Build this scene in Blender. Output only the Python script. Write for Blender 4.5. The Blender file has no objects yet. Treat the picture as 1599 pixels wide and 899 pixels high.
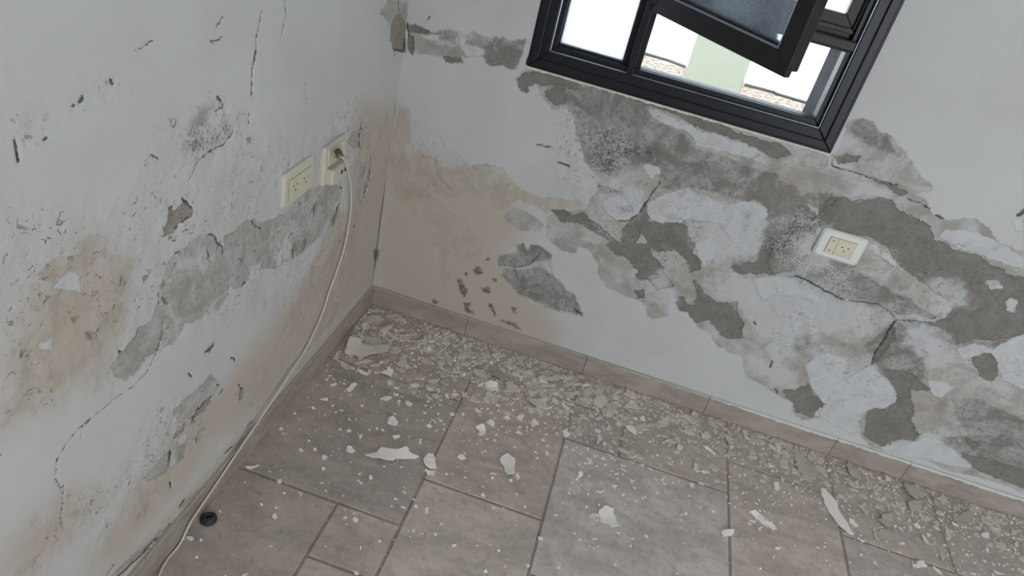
import bpy, bmesh, math, random
import numpy as np
from mathutils import Matrix, Vector
random.seed(7)
sc = bpy.context.scene
COL = sc.collection

# ------------------------------------------------------------------ camera
CAM = np.array([0.6534, -1.8559, 1.3883])
ROT = np.array([[0.94790403, 0.23805465, 0.21167884],      # right
                [0.3044944, -0.48184614, -0.82164923],      # down
                [-0.09360078, 0.84329964, -0.5292302]])     # forward
FPX, PCX, PCY = 1110.687, 799.5, 449.5
cd = bpy.data.cameras.new('camera')
cam = bpy.data.objects.new('camera', cd); COL.objects.link(cam)
cd.sensor_width = 36.0; cd.lens = FPX * 36.0 / 1599.0
cd.clip_start = 0.02; cd.clip_end = 200
m = Matrix.Identity(4)
for i in range(3):
    m[i][0] = ROT[0][i]; m[i][1] = -ROT[1][i]; m[i][2] = -ROT[2][i]; m[i][3] = CAM[i]
cam.matrix_world = m
sc.camera = cam
# ------------------------------------------------------------------ look
sc.view_settings.view_transform = 'Standard'
sc.view_settings.look = 'None'
sc.view_settings.gamma = 1.0
sc.view_settings.use_curve_mapping = False
sc.view_settings.exposure = 0.0
sc.cycles.use_denoising = True
sc.cycles.max_bounces = 8
sc.cycles.diffuse_bounces = 5
sc.cycles.transparent_max_bounces = 12
sc.cycles.sample_clamp_indirect = 6.0
sc.cycles.caustics_reflective = False
sc.cycles.caustics_refractive = False
# ------------------------------------------------------------------ world, sun, daylight from the doorway
w = bpy.data.worlds.new('sky'); sc.world = w; w.use_nodes = True
bg = w.node_tree.nodes['Background']
bg.inputs[0].default_value = (0.80, 0.90, 1.0, 1); bg.inputs[1].default_value = 3.4
sd = bpy.data.lights.new('sun', 'SUN'); sd.energy = 7.0; sd.angle = math.radians(0.6); sd.color = (1.0, 0.96, 0.9)
sun = bpy.data.objects.new('sun', sd); COL.objects.link(sun)
sun.rotation_euler = (math.radians(28), math.radians(-14), 0)
sun.location = (2, 4, 8)
def area(name, loc, rot, sx, sy, e, col):
    l = bpy.data.lights.new(name, 'AREA'); l.shape = 'RECTANGLE'; l.size = sx; l.size_y = sy; l.energy = e; l.color = col
    o = bpy.data.objects.new(name, l); COL.objects.link(o); o.location = loc; o.rotation_euler = rot
    return o
area('daylight_doorway', (2.72, -4.15, 1.08), (math.radians(90), 0, 0), 1.2, 2.0, 58, (0.88, 0.945, 1.0))

# ------------------------------------------------------------------ pixel -> plane
def ray(u, v):
    return ROT.T @ np.array([(u - PCX) / FPX, (v - PCY) / FPX, 1.0])
def on_back(u, v, y=0.0):
    d = ray(u, v); return CAM + d * ((y - CAM[1]) / d[1])
def on_left(u, v, x=0.0):
    d = ray(u, v); return CAM + d * ((x - CAM[0]) / d[0])
def on_floor(u, v, z=0.0):
    d = ray(u, v); return CAM + d * ((z - CAM[2]) / d[2])
CROP = {'P': (0, 0, 1.0), 'a': (560, 0, 2.997), 'b': (560, 240, 2.81), 'c': (860, 100, 2.809), 'd': (1200, 150, 2.724),
        'e': (860, 380, 2.809), 'f': (1200, 420, 2.366), 'g': (0, 0, 2.9975), 'h': (0, 300, 2.9975), 'i': (0, 600, 3.0075),
        'j': (300, 200, 2.997), 'k': (600, 540, 4.993), 'l': (1120, 700, 4.517), 'm': (900, 600, 4.993),
        'n': (480, 440, 3.745), 'q': (1200, 680, 4.008), 'r': (180, 620, 3.075), 's': (640, 660, 2.855)}
def px(s):
    c, t = s.split(' ', 1)
    ox, oy, k = CROP[c]
    return [(ox + float(a) / k, oy + float(b) / k) for a, b in (q.split(',') for q in t.split())]

# ------------------------------------------------------------------ object helpers
def tag(o, label=None, cat=None, group=None, kind=None):
    if label: o['label'] = label
    if cat: o['category'] = cat
    if group: o['group'] = group
    if kind: o['kind'] = kind
    return o
def link(name, me, mat=None, parent=None):
    o = bpy.data.objects.new(name, me); COL.objects.link(o)
    if mat and not me.materials: me.materials.append(mat)
    if parent: o.parent = parent
    return o
def obj(name, bm, mat=None, parent=None, smooth=False, bevel=0.0):
    bmesh.ops.recalc_face_normals(bm, faces=bm.faces[:])
    me = bpy.data.meshes.new(name); bm.to_mesh(me); bm.free()
    if smooth:
        me.polygons.foreach_set('use_smooth', [True] * len(me.polygons))
    o = link(name, me, mat, parent)
    if bevel:
        b = o.modifiers.new('bevel', 'BEVEL'); b.width = bevel; b.segments = 2; b.limit_method = 'ANGLE'
    return o
def empty(name, loc, rz=0.0):
    o = bpy.data.objects.new(name, None); COL.objects.link(o); o.location = loc; o.rotation_euler = (0, 0, rz)
    o.empty_display_size = 0.05
    return o
def box(bm, x0, x1, y0, y1, z0, z1):
    v = [bm.verts.new((x, y, z)) for x in (x0, x1) for y in (y0, y1) for z in (z0, z1)]
    for f in ((0, 1, 3, 2), (4, 6, 7, 5), (0, 4, 5, 1), (2, 3, 7, 6), (0, 2, 6, 4), (1, 5, 7, 3)):
        bm.faces.new([v[i] for i in f])
def ring(bm, x0, x1, z0, z1, w, y0, y1):
    """mitred rectangular frame in the xz plane"""
    o = [(x0, z0), (x1, z0), (x1, z1), (x0, z1)]
    n = [(x0 + w, z0 + w), (x1 - w, z0 + w), (x1 - w, z1 - w), (x0 + w, z1 - w)]
    for i in range(4):
        j = (i + 1) % 4
        q = [o[i], o[j], n[j], n[i]]
        a = [bm.verts.new((p[0], y0, p[1])) for p in q]
        b = [bm.verts.new((p[0], y1, p[1])) for p in q]
        bm.faces.new(a); bm.faces.new(b[::-1])
        for k in range(4):
            bm.faces.new((a[k], a[(k + 1) % 4], b[(k + 1) % 4], b[k]))
def cyl(bm, p0, p1, r0, r1=None, n=24, cap=True):
    r1 = r0 if r1 is None else r1
    p0, p1 = Vector(p0), Vector(p1); d = (p1 - p0).normalized()
    a = d.orthogonal().normalized(); b = d.cross(a)
    A = []; B = []
    for i in range(n):
        t = 2 * math.pi * i / n; k = a * math.cos(t) + b * math.sin(t)
        A.append(bm.verts.new(p0 + k * r0)); B.append(bm.verts.new(p1 + k * r1))
    for i in range(n):
        j = (i + 1) % n; bm.faces.new((A[i], A[j], B[j], B[i]))
    if cap: bm.faces.new(A[::-1]); bm.faces.new(B)
def prism(bm, pts, axis, a0, a1, inset=0.0, depth=0.0):
    """outline pts (2D) extruded along an axis ('x': pts=(y,z), 'y': pts=(x,z)); optional chamfer towards a0"""
    def P(p, t): return (t, p[0], p[1]) if axis == 'x' else (p[0], t, p[1])
    cx_ = sum(p[0] for p in pts) / len(pts); cy_ = sum(p[1] for p in pts) / len(pts)
    loops = [(1.0, 0.0, a1)]
    if inset: loops += [(1.0, 0.0, a0 + depth), (1.0, inset, a0)]
    else: loops += [(1.0, 0.0, a0)]
    L = []
    for _, ins, t in loops:
        q = []
        for p in pts:
            dx, dy = p[0] - cx_, p[1] - cy_
            q.append(bm.verts.new(P((p[0] - math.copysign(min(ins, abs(dx)), dx), p[1] - math.copysign(min(ins, abs(dy)), dy)), t)))
        L.append(q)
    n = len(pts)
    bm.faces.new(L[0]); bm.faces.new(L[-1][::-1])
    for k in range(len(L) - 1):
        for i in range(n):
            j = (i + 1) % n; bm.faces.new((L[k][i], L[k + 1][i], L[k + 1][j], L[k][j]))
def rrect(x0, x1, z0, z1, r, n=6):
    out = []
    for cx_, cz_, a in ((x1 - r, z1 - r, 0), (x0 + r, z1 - r, 90), (x0 + r, z0 + r, 180), (x1 - r, z0 + r, 270)):
        for k in range(n + 1):
            t = math.radians(a + 90 * k / n); out.append((cx_ + r * math.cos(t), cz_ + r * math.sin(t)))
    return out
def tube(name, pts, r, mat, parent=None, n=10):
    """smooth round cable through points"""
    P = [Vector(p) for p in pts]; Q = []
    for i in range(len(P) - 1):
        p0 = P[max(i - 1, 0)]; p1 = P[i]; p2 = P[i + 1]; p3 = P[min(i + 2, len(P) - 1)]
        for k in range(8):
            t = k / 8
            Q.append(0.5 * ((2 * p1) + (p2 - p0) * t + (2 * p0 - 5 * p1 + 4 * p2 - p3) * t * t + (3 * p1 - p0 - 3 * p2 + p3) * t ** 3))
    Q.append(P[-1])
    bm = bmesh.new(); prev = None; ref = Vector((0.3, 0.2, 0.9))
    for i, q in enumerate(Q):
        d = (Q[min(i + 1, len(Q) - 1)] - Q[max(i - 1, 0)]).normalized()
        a = d.cross(ref).normalized(); b = d.cross(a)
        cur = [bm.verts.new(q + (a * math.cos(2 * math.pi * k / n) + b * math.sin(2 * math.pi * k / n)) * r) for k in range(n)]
        if prev:
            for k in range(n): bm.faces.new((prev[k], prev[(k + 1) % n], cur[(k + 1) % n], cur[k]))
        else: bm.faces.new(cur)
        prev = cur
    bm.faces.new(prev[::-1])
    return obj(name, bm, mat, parent, smooth=True)

# ------------------------------------------------------------------ material helpers
class NT:
    def __init__(s, name):
        s.m = bpy.data.materials.new(name); s.m.use_nodes = True; s.t = s.m.node_tree
        s.b = s.t.nodes['Principled BSDF']; s.out = s.t.nodes['Material Output']
    def n(s, typ, **kw):
        nd = s.t.nodes.new(typ)
        for k, v in kw.items(): setattr(nd, k, v)
        return nd
    def put(s, sock, v):
        if hasattr(v, 'links') or isinstance(v, bpy.types.NodeSocket): s.t.links.new(v, sock)
        elif isinstance(v, (tuple, list)): sock.default_value = (*v, 1) if len(v) == 3 and sock.type == 'RGBA' else v
        else: sock.default_value = v
    def math(s, op, a, b=0.0, clamp=False):
        nd = s.n('ShaderNodeMath', operation=op, use_clamp=clamp); s.put(nd.inputs[0], a); s.put(nd.inputs[1], b); return nd.outputs[0]
    def mix(s, f, a, b, blend='MIX'):
        nd = s.n('ShaderNodeMix', data_type='RGBA', blend_type=blend, clamp_factor=True)
        s.put(nd.inputs[0], f); s.put(nd.inputs[6], a); s.put(nd.inputs[7], b); return nd.outputs[2]
    def noise(s, co, scale, detail=4, rough=0.55, dist=0.0):
        nd = s.n('ShaderNodeTexNoise'); s.put(nd.inputs['Vector'], co)
        nd.inputs['Scale'].default_value = scale; nd.inputs['Detail'].default_value = detail
        nd.inputs['Roughness'].default_value = rough; nd.inputs['Distortion'].default_value = dist
        return nd.outputs['Fac']
    def rng(s, v, a, b, c=0.0, d=1.0, smooth=True):
        nd = s.n('ShaderNodeMapRange', interpolation_type='SMOOTHSTEP' if smooth else 'LINEAR'); s.put(nd.inputs[0], v)
        for i, q in enumerate((a, b, c, d)): nd.inputs[1 + i].default_value = q
        return nd.outputs[0]
    def attr(s, name, typ='Fac'):
        nd = s.n('ShaderNodeAttribute', attribute_name=name); return nd.outputs[typ]
    def bump(s, h, strength=0.5, dist=0.002):
        nd = s.n('ShaderNodeBump'); nd.inputs['Strength'].default_value = strength; nd.inputs['Distance'].default_value = dist
        s.put(nd.inputs['Height'], h); s.t.links.new(nd.outputs[0], s.b.inputs['Normal'])
def simple(name, col, rough=0.5, metal=0.0, var=0.06, scale=40, bump=0.0, spec=0.5):
    t = NT(name); co = t.n('ShaderNodeTexCoord').outputs['Object']
    f = t.noise(co, scale, 5)
    t.put(t.b.inputs['Base Color'], t.mix(f, tuple(c * (1 - var) for c in col), tuple(min(1, c * (1 + var)) for c in col)))
    t.b.inputs['Roughness'].default_value = rough; t.b.inputs['Metallic'].default_value = metal
    t.b.inputs['Specular IOR Level'].default_value = spec
    if bump: t.bump(f, bump, 0.001)
    return t.m
frame_mat = simple('dark_painted_aluminium', (0.011, 0.011, 0.015), 0.36, 0.0, 0.15, 25, 0.1, 0.28)
sash_mat = simple('dark_sash_aluminium', (0.020, 0.016, 0.017), 0.42, 0.0, 0.15, 25, 0.1, 0.3)
plate_mat = simple('white_plastic', (0.66, 0.67, 0.64), 0.35)
cream_mat = simple('yellowed_plastic', (0.62, 0.57, 0.42), 0.4)
aged_mat = simple('aged_cream_plastic', (0.58, 0.55, 0.46), 0.4)
hole_mat = simple('dark_hole', (0.01, 0.01, 0.01), 0.6)
gap_mat = simple('dark_gap', (0.12, 0.10, 0.07), 0.7)  # dark tone for the seams round the socket inserts
screw_mat = simple('dull_screw', (0.35, 0.34, 0.28), 0.35, 0.6)
plug_mat = simple('dark_brown_plastic', (0.05, 0.04, 0.035), 0.35)
cable_mat = simple('cream_cable_sheath', (0.66, 0.63, 0.55), 0.45)
rubber_mat = simple('black_rubber', (0.025, 0.027, 0.03), 0.55)
hose_mat = simple('black_hose', (0.02, 0.02, 0.02), 0.5)
caulk_mat = simple('cream_filler', (0.62, 0.60, 0.54), 0.85, 0, 0.2, 120, 0.5)

def glass(name='window_glass', d0=0.02, d1=0.10, frost=0.0):
    t = NT(name); nt = t.t
    tr = t.n('ShaderNodeBsdfTransparent'); tr.inputs[0].default_value = (0.90, 0.93, 0.94, 1)
    gl = t.n('ShaderNodeBsdfGlossy'); gl.inputs['Roughness'].default_value = 0.02; gl.inputs[0].default_value = (0.9, 0.95, 1, 1)
    df = t.n('ShaderNodeBsdfDiffuse'); df.inputs[0].default_value = (0.48, 0.60, 0.76, 1)  # film colour paints bluish reflection haze along with dust
    fr = t.n('ShaderNodeFresnel'); fr.inputs[0].default_value = 1.5
    co = t.n('ShaderNodeTexCoord').outputs['Object']
    m1 = t.n('ShaderNodeMixShader'); nt.links.new(t.math('MULTIPLY', fr.outputs[0], 1.0, True), m1.inputs[0]); nt.links.new(tr.outputs[0], m1.inputs[1]); nt.links.new(gl.outputs[0], m1.inputs[2])
    dirt = t.rng(t.noise(co, 9, 5, 0.7), 0.35, 0.75, d0, d1)  # share of dust and painted reflection haze
    tl = t.n('ShaderNodeBsdfTranslucent'); tl.inputs[0].default_value = (0.93, 0.96, 1.0, 1)
    dm = t.n('ShaderNodeMixShader'); dm.inputs[0].default_value = 0.5 + frost * 0.5; nt.links.new(df.outputs[0], dm.inputs[1]); nt.links.new(tl.outputs[0], dm.inputs[2])
    m2 = t.n('ShaderNodeMixShader'); nt.links.new(dirt, m2.inputs[0]); nt.links.new(m1.outputs[0], m2.inputs[1]); nt.links.new(dm.outputs[0], m2.inputs[2])  # dirt here mixes in both dust and painted reflection haze
    nt.links.new(m2.outputs[0], t.out.inputs['Surface'])
    return t.m
glass_mat = glass()
sash_glass = glass('dusty_haze_sash_glass', 0.05, 0.16)
frost_glass = glass('frosted_glass', 0.97, 0.99, 0.9)

def wall_material(name, cem, cem2, mott=1.0, pit=0.5, lum=0.84):
    t = NT(name); co = t.n('ShaderNodeTexCoord').outputs['Object']
    n_big = t.noise(co, 5, 4); n_mid = t.noise(co, 22, 6, 0.62, 0.4); n_f = t.noise(co, 90, 6, 0.6); n_ff = t.noise(co, 320, 4, 0.6)
    n_c = t.noise(co, 11, 8, 0.68, 0.8)
    def mask(nm, soft=0.0012, warp=0.010):
        sdv = t.attr(nm)
        wv = t.math('MULTIPLY', t.math('SUBTRACT', n_ff, 0.5), warp)
        return t.rng(t.math('ADD', sdv, wv), soft, -soft)
    paint = t.mix(t.rng(n_big, 0.35, 0.65), (0.735, 0.735, 0.725), (0.70, 0.695, 0.68))
    paint = t.mix(t.rng(n_f, 0.62, 0.8, 0, 0.25), paint, (0.60, 0.58, 0.54))
    # warm damp wash (soft edged)
    wash = t.rng(t.math('ADD', t.attr('wash'), t.math('MULTIPLY', t.math('SUBTRACT', n_mid, 0.5), 0.10)), 0.05, -0.06)
    col = t.mix(t.math('MULTIPLY', wash, 0.85), paint, (0.625, 0.535, 0.44))
    beige = t.mix(t.rng(n_mid, 0.35, 0.7), (0.55, 0.475, 0.38), (0.66, 0.60, 0.515))
    mb = mask('beige', 0.003, 0.014)
    col = t.mix(t.math('MULTIPLY', mb, t.rng(n_c, 0.35, 0.6, 0.35, 0.85)), col, beige)
    pl = t.mix(t.rng(n_c, 0.36, 0.62), (0.43, 0.41, 0.375), (0.69, 0.68, 0.665))
    pl = t.mix(t.rng(n_mid, 0.45, 0.7, 0, 0.5), pl, (0.50, 0.485, 0.46))
    pl = t.mix(t.rng(n_big, 0.45, 0.62, 0, 0.55), pl, (0.53, 0.47, 0.40))
    pl = t.mix(t.rng(n_f, 0.5, 0.75, 0, 0.35), pl, (0.35, 0.335, 0.31))
    mp = mask('plaster', 0.0012, 0.011)
    col = t.mix(mp, col, pl)
    mo = mask('mottle', 0.004, 0.02)
    mt = t.mix(t.rng(n_c, 0.40, 0.60), tuple(v * mott for v in (0.265, 0.25, 0.225)), tuple(v * (mott * .5 + .5) for v in (0.50, 0.485, 0.465)))
    mt = t.mix(t.rng(n_mid, 0.48, 0.66, 0, 0.55), mt, tuple(v * mott for v in (0.30, 0.285, 0.26)))
    mt = t.mix(t.rng(n_f, 0.50, 0.62, 0, 0.6), mt, tuple(v * mott for v in (0.21, 0.205, 0.19)))
    mt = t.mix(t.rng(n_ff, 0.60, 0.72, 0, 0.7), mt, (0.60, 0.59, 0.58))
    col = t.mix(t.math('MULTIPLY', mo, 0.9), col, mt)
    ce = t.mix(t.rng(n_mid, 0.3, 0.7), cem, cem2)
    ce = t.mix(t.rng(n_ff, 0.52, 0.68, 0, 0.45), ce, tuple(c * 1.7 for c in cem))
    ce = t.mix(t.rng(n_c, 0.5, 0.68, 0, 0.4), ce, tuple(c * 1.45 for c in cem))
    ce = t.mix(t.rng(n_f, 0.54, 0.68, 0, 0.45), ce, tuple(c * 0.65 for c in cem))
    mc = mask('cement', 0.0010, 0.010)
    col = t.mix(mc, col, ce)
    wh = t.mix(t.rng(n_mid, 0.42, 0.75), (0.76, 0.765, 0.77), (0.64, 0.635, 0.63))
    mw = mask('white', 0.0015, 0.012)
    col = t.mix(t.math('MULTIPLY', mw, 0.95), col, wh)
    sw = t.rng(t.math('ADD', t.attr('softwhite'), t.math('MULTIPLY', t.math('SUBTRACT', n_mid, 0.5), 0.09)), 0.012, -0.02)
    col = t.mix(t.math('MULTIPLY', sw, 0.8), col, (0.72, 0.725, 0.73))
    # white efflorescence crumbs, black mould specks, rusty blotches
    sp = t.math('MULTIPLY', t.rng(t.attr('speckle'), 0.012, -0.02), t.math('MULTIPLY', t.rng(t.noise(co, 210, 4, 0.75), 0.47, 0.56), t.rng(n_mid, 0.35, 0.55, 0.25, 0.9)))
    col = t.mix(sp, col, (0.74, 0.745, 0.75))
    n_m = t.noise(co, 150, 5, 0.7, 0.6)
    mold = t.math('MULTIPLY', t.rng(t.attr('mould'), 0.015, -0.03), t.rng(t.math('ADD', n_m, t.math('MULTIPLY', n_mid, 0.5)), 0.68, 0.86))
    col = t.mix(t.math('MULTIPLY', mold, 0.8), col, (0.07, 0.068, 0.075))
    rust = t.math('MULTIPLY', t.rng(t.attr('rust'), 0.006, -0.003), t.rng(n_f, 0.25, 0.5))
    col = t.mix(t.math('MULTIPLY', rust, 0.75), col, (0.10, 0.07, 0.045))
    stain = t.math('MULTIPLY', t.rng(t.attr('stain'), 0.012, -0.012), t.rng(n_mid, 0.3, 0.6, 0.3, 0.75))
    col = t.mix(stain, col, (0.33, 0.31, 0.25))
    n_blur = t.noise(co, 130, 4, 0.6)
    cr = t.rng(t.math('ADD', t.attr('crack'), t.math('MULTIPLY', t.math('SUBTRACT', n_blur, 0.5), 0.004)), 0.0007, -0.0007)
    col = t.mix(t.math('MULTIPLY', cr, 0.85), col, (0.10, 0.085, 0.07))  # shade inside the cracks is painted into the colour
    # scattered dark pits over the rough parts
    tk = t.noise(co, 75, 4, 0.6, 1.2)
    tick = t.math('MULTIPLY', t.rng(t.attr('rough'), 0.03, -0.03), t.math('MULTIPLY', t.rng(tk, 0.60, 0.66), t.rng(n_c, 0.42, 0.62)))
    col = t.mix(t.math('MULTIPLY', tick, pit), col, (0.22, 0.20, 0.175))
    col = t.mix(1.0, col, (lum, lum, lum * 1.006), 'MULTIPLY')
    t.put(t.b.inputs['Base Color'], col)
    t.b.inputs['Roughness'].default_value = 0.85
    t.b.inputs['Specular IOR Level'].default_value = 0.25
    h = t.math('MULTIPLY', mp, -0.5)
    h = t.math('ADD', h, t.math('MULTIPLY', mc, -0.8))
    h = t.math('ADD', h, t.math('MULTIPLY', mb, -0.25))
    h = t.math('ADD', h, t.math('MULTIPLY', mw, 0.5))
    h = t.math('ADD', h, t.math('ADD', t.math('MULTIPLY', cr, -1.2), t.math('MULTIPLY', tick, -0.9)))
    dm = t.math('ADD', t.math('ADD', mp, mc), t.rng(t.attr('rough'), 0.02, -0.03), True)
    h = t.math('ADD', h, t.math('MULTIPLY', t.math('ADD', t.math('MULTIPLY', dm, 0.9), 0.12), t.math('ADD', n_f, t.math('MULTIPLY', n_ff, 0.4))))
    t.bump(h, 0.95, 0.0020)
    return t.m
back_mat = wall_material('peeling_plaster_back', (0.25, 0.232, 0.205), (0.315, 0.295, 0.265), 1.0, 0.35, 0.715)
left_mat = wall_material('peeling_plaster_left', (0.33, 0.285, 0.24), (0.44, 0.39, 0.33), 1.8, 0.75, 0.755)
plain = simple('plain_white_paint', (0.72, 0.72, 0.70), 0.9, 0, 0.04, 6)

# ------------------------------------------------------------------ noise and distance fields for the walls
def fbm(U, V, scale, octs, seed):
    rs = np.random.RandomState(seed); out = np.zeros(U.shape); amp = 1.0; tot = 0
    for o in range(octs):
        g = rs.rand(64, 64) * 2 - 1
        x = U * scale; y = V * scale
        xi = np.floor(x).astype(int); yi = np.floor(y).astype(int); fx = x - xi; fy = y - yi
        fx = fx * fx * (3 - 2 * fx); fy = fy * fy * (3 - 2 * fy)
        xi %= 64; yi %= 64; x1 = (xi + 1) % 64; y1 = (yi + 1) % 64
        out += amp * ((g[xi, yi] * (1 - fx) + g[x1, yi] * fx) * (1 - fy) + (g[xi, y1] * (1 - fx) + g[x1, y1] * fx) * fy)
        tot += amp; amp *= 0.55; scale *= 2.07
    return out / tot
def seg_dist(X, Y, a, b):
    dx, dy = b[0] - a[0], b[1] - a[1]; L = dx * dx + dy * dy + 1e-12
    t = np.clip(((X - a[0]) * dx + (Y - a[1]) * dy) / L, 0, 1)
    return np.hypot(X - a[0] - t * dx, Y - a[1] - t * dy)
MARG = 0.06
def field(X, Y, polys, offs=None):
    F = np.full(X.shape, MARG)
    for P in polys:
        P = np.array(P); lo = P.min(0) - MARG; hi = P.max(0) + MARG
        s = np.where((X > lo[0]) & (X < hi[0]) & (Y > lo[1]) & (Y < hi[1]))[0]
        if not len(s): continue
        x, y = X[s], Y[s]; D = np.full(len(s), 9.0); ins = np.zeros(len(s), bool)
        for i in range(len(P)):
            a, b = P[i], P[(i + 1) % len(P)]
            D = np.minimum(D, seg_dist(x, y, a, b))
            if a[1] != b[1]:
                c = ((a[1] > y) != (b[1] > y)) & (x < (b[0] - a[0]) * (y - a[1]) / (b[1] - a[1]) + a[0]); ins ^= c
        F[s] = np.minimum(F[s], np.where(ins, -D, D))
    return np.clip(F, -MARG, MARG)
def lines_field(X, Y, lines):
    F = np.full(X.shape, MARG)
    for P, w_ in lines:
        for i in range(len(P) - 1):
            a, b = P[i], P[i + 1]
            lo = np.minimum(a, b) - 0.02; hi = np.maximum(a, b) + 0.02
            s = np.where((X > lo[0]) & (X < hi[0]) & (Y > lo[1]) & (Y < hi[1]))[0]
            if len(s): F[s] = np.minimum(F[s], seg_dist(x := X[s], Y[s], a, b) - w_)
    return F
def sstep(v, a, b):
    t = np.clip((v - a) / (b - a), 0, 1); return t * t * (3 - 2 * t)

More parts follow.
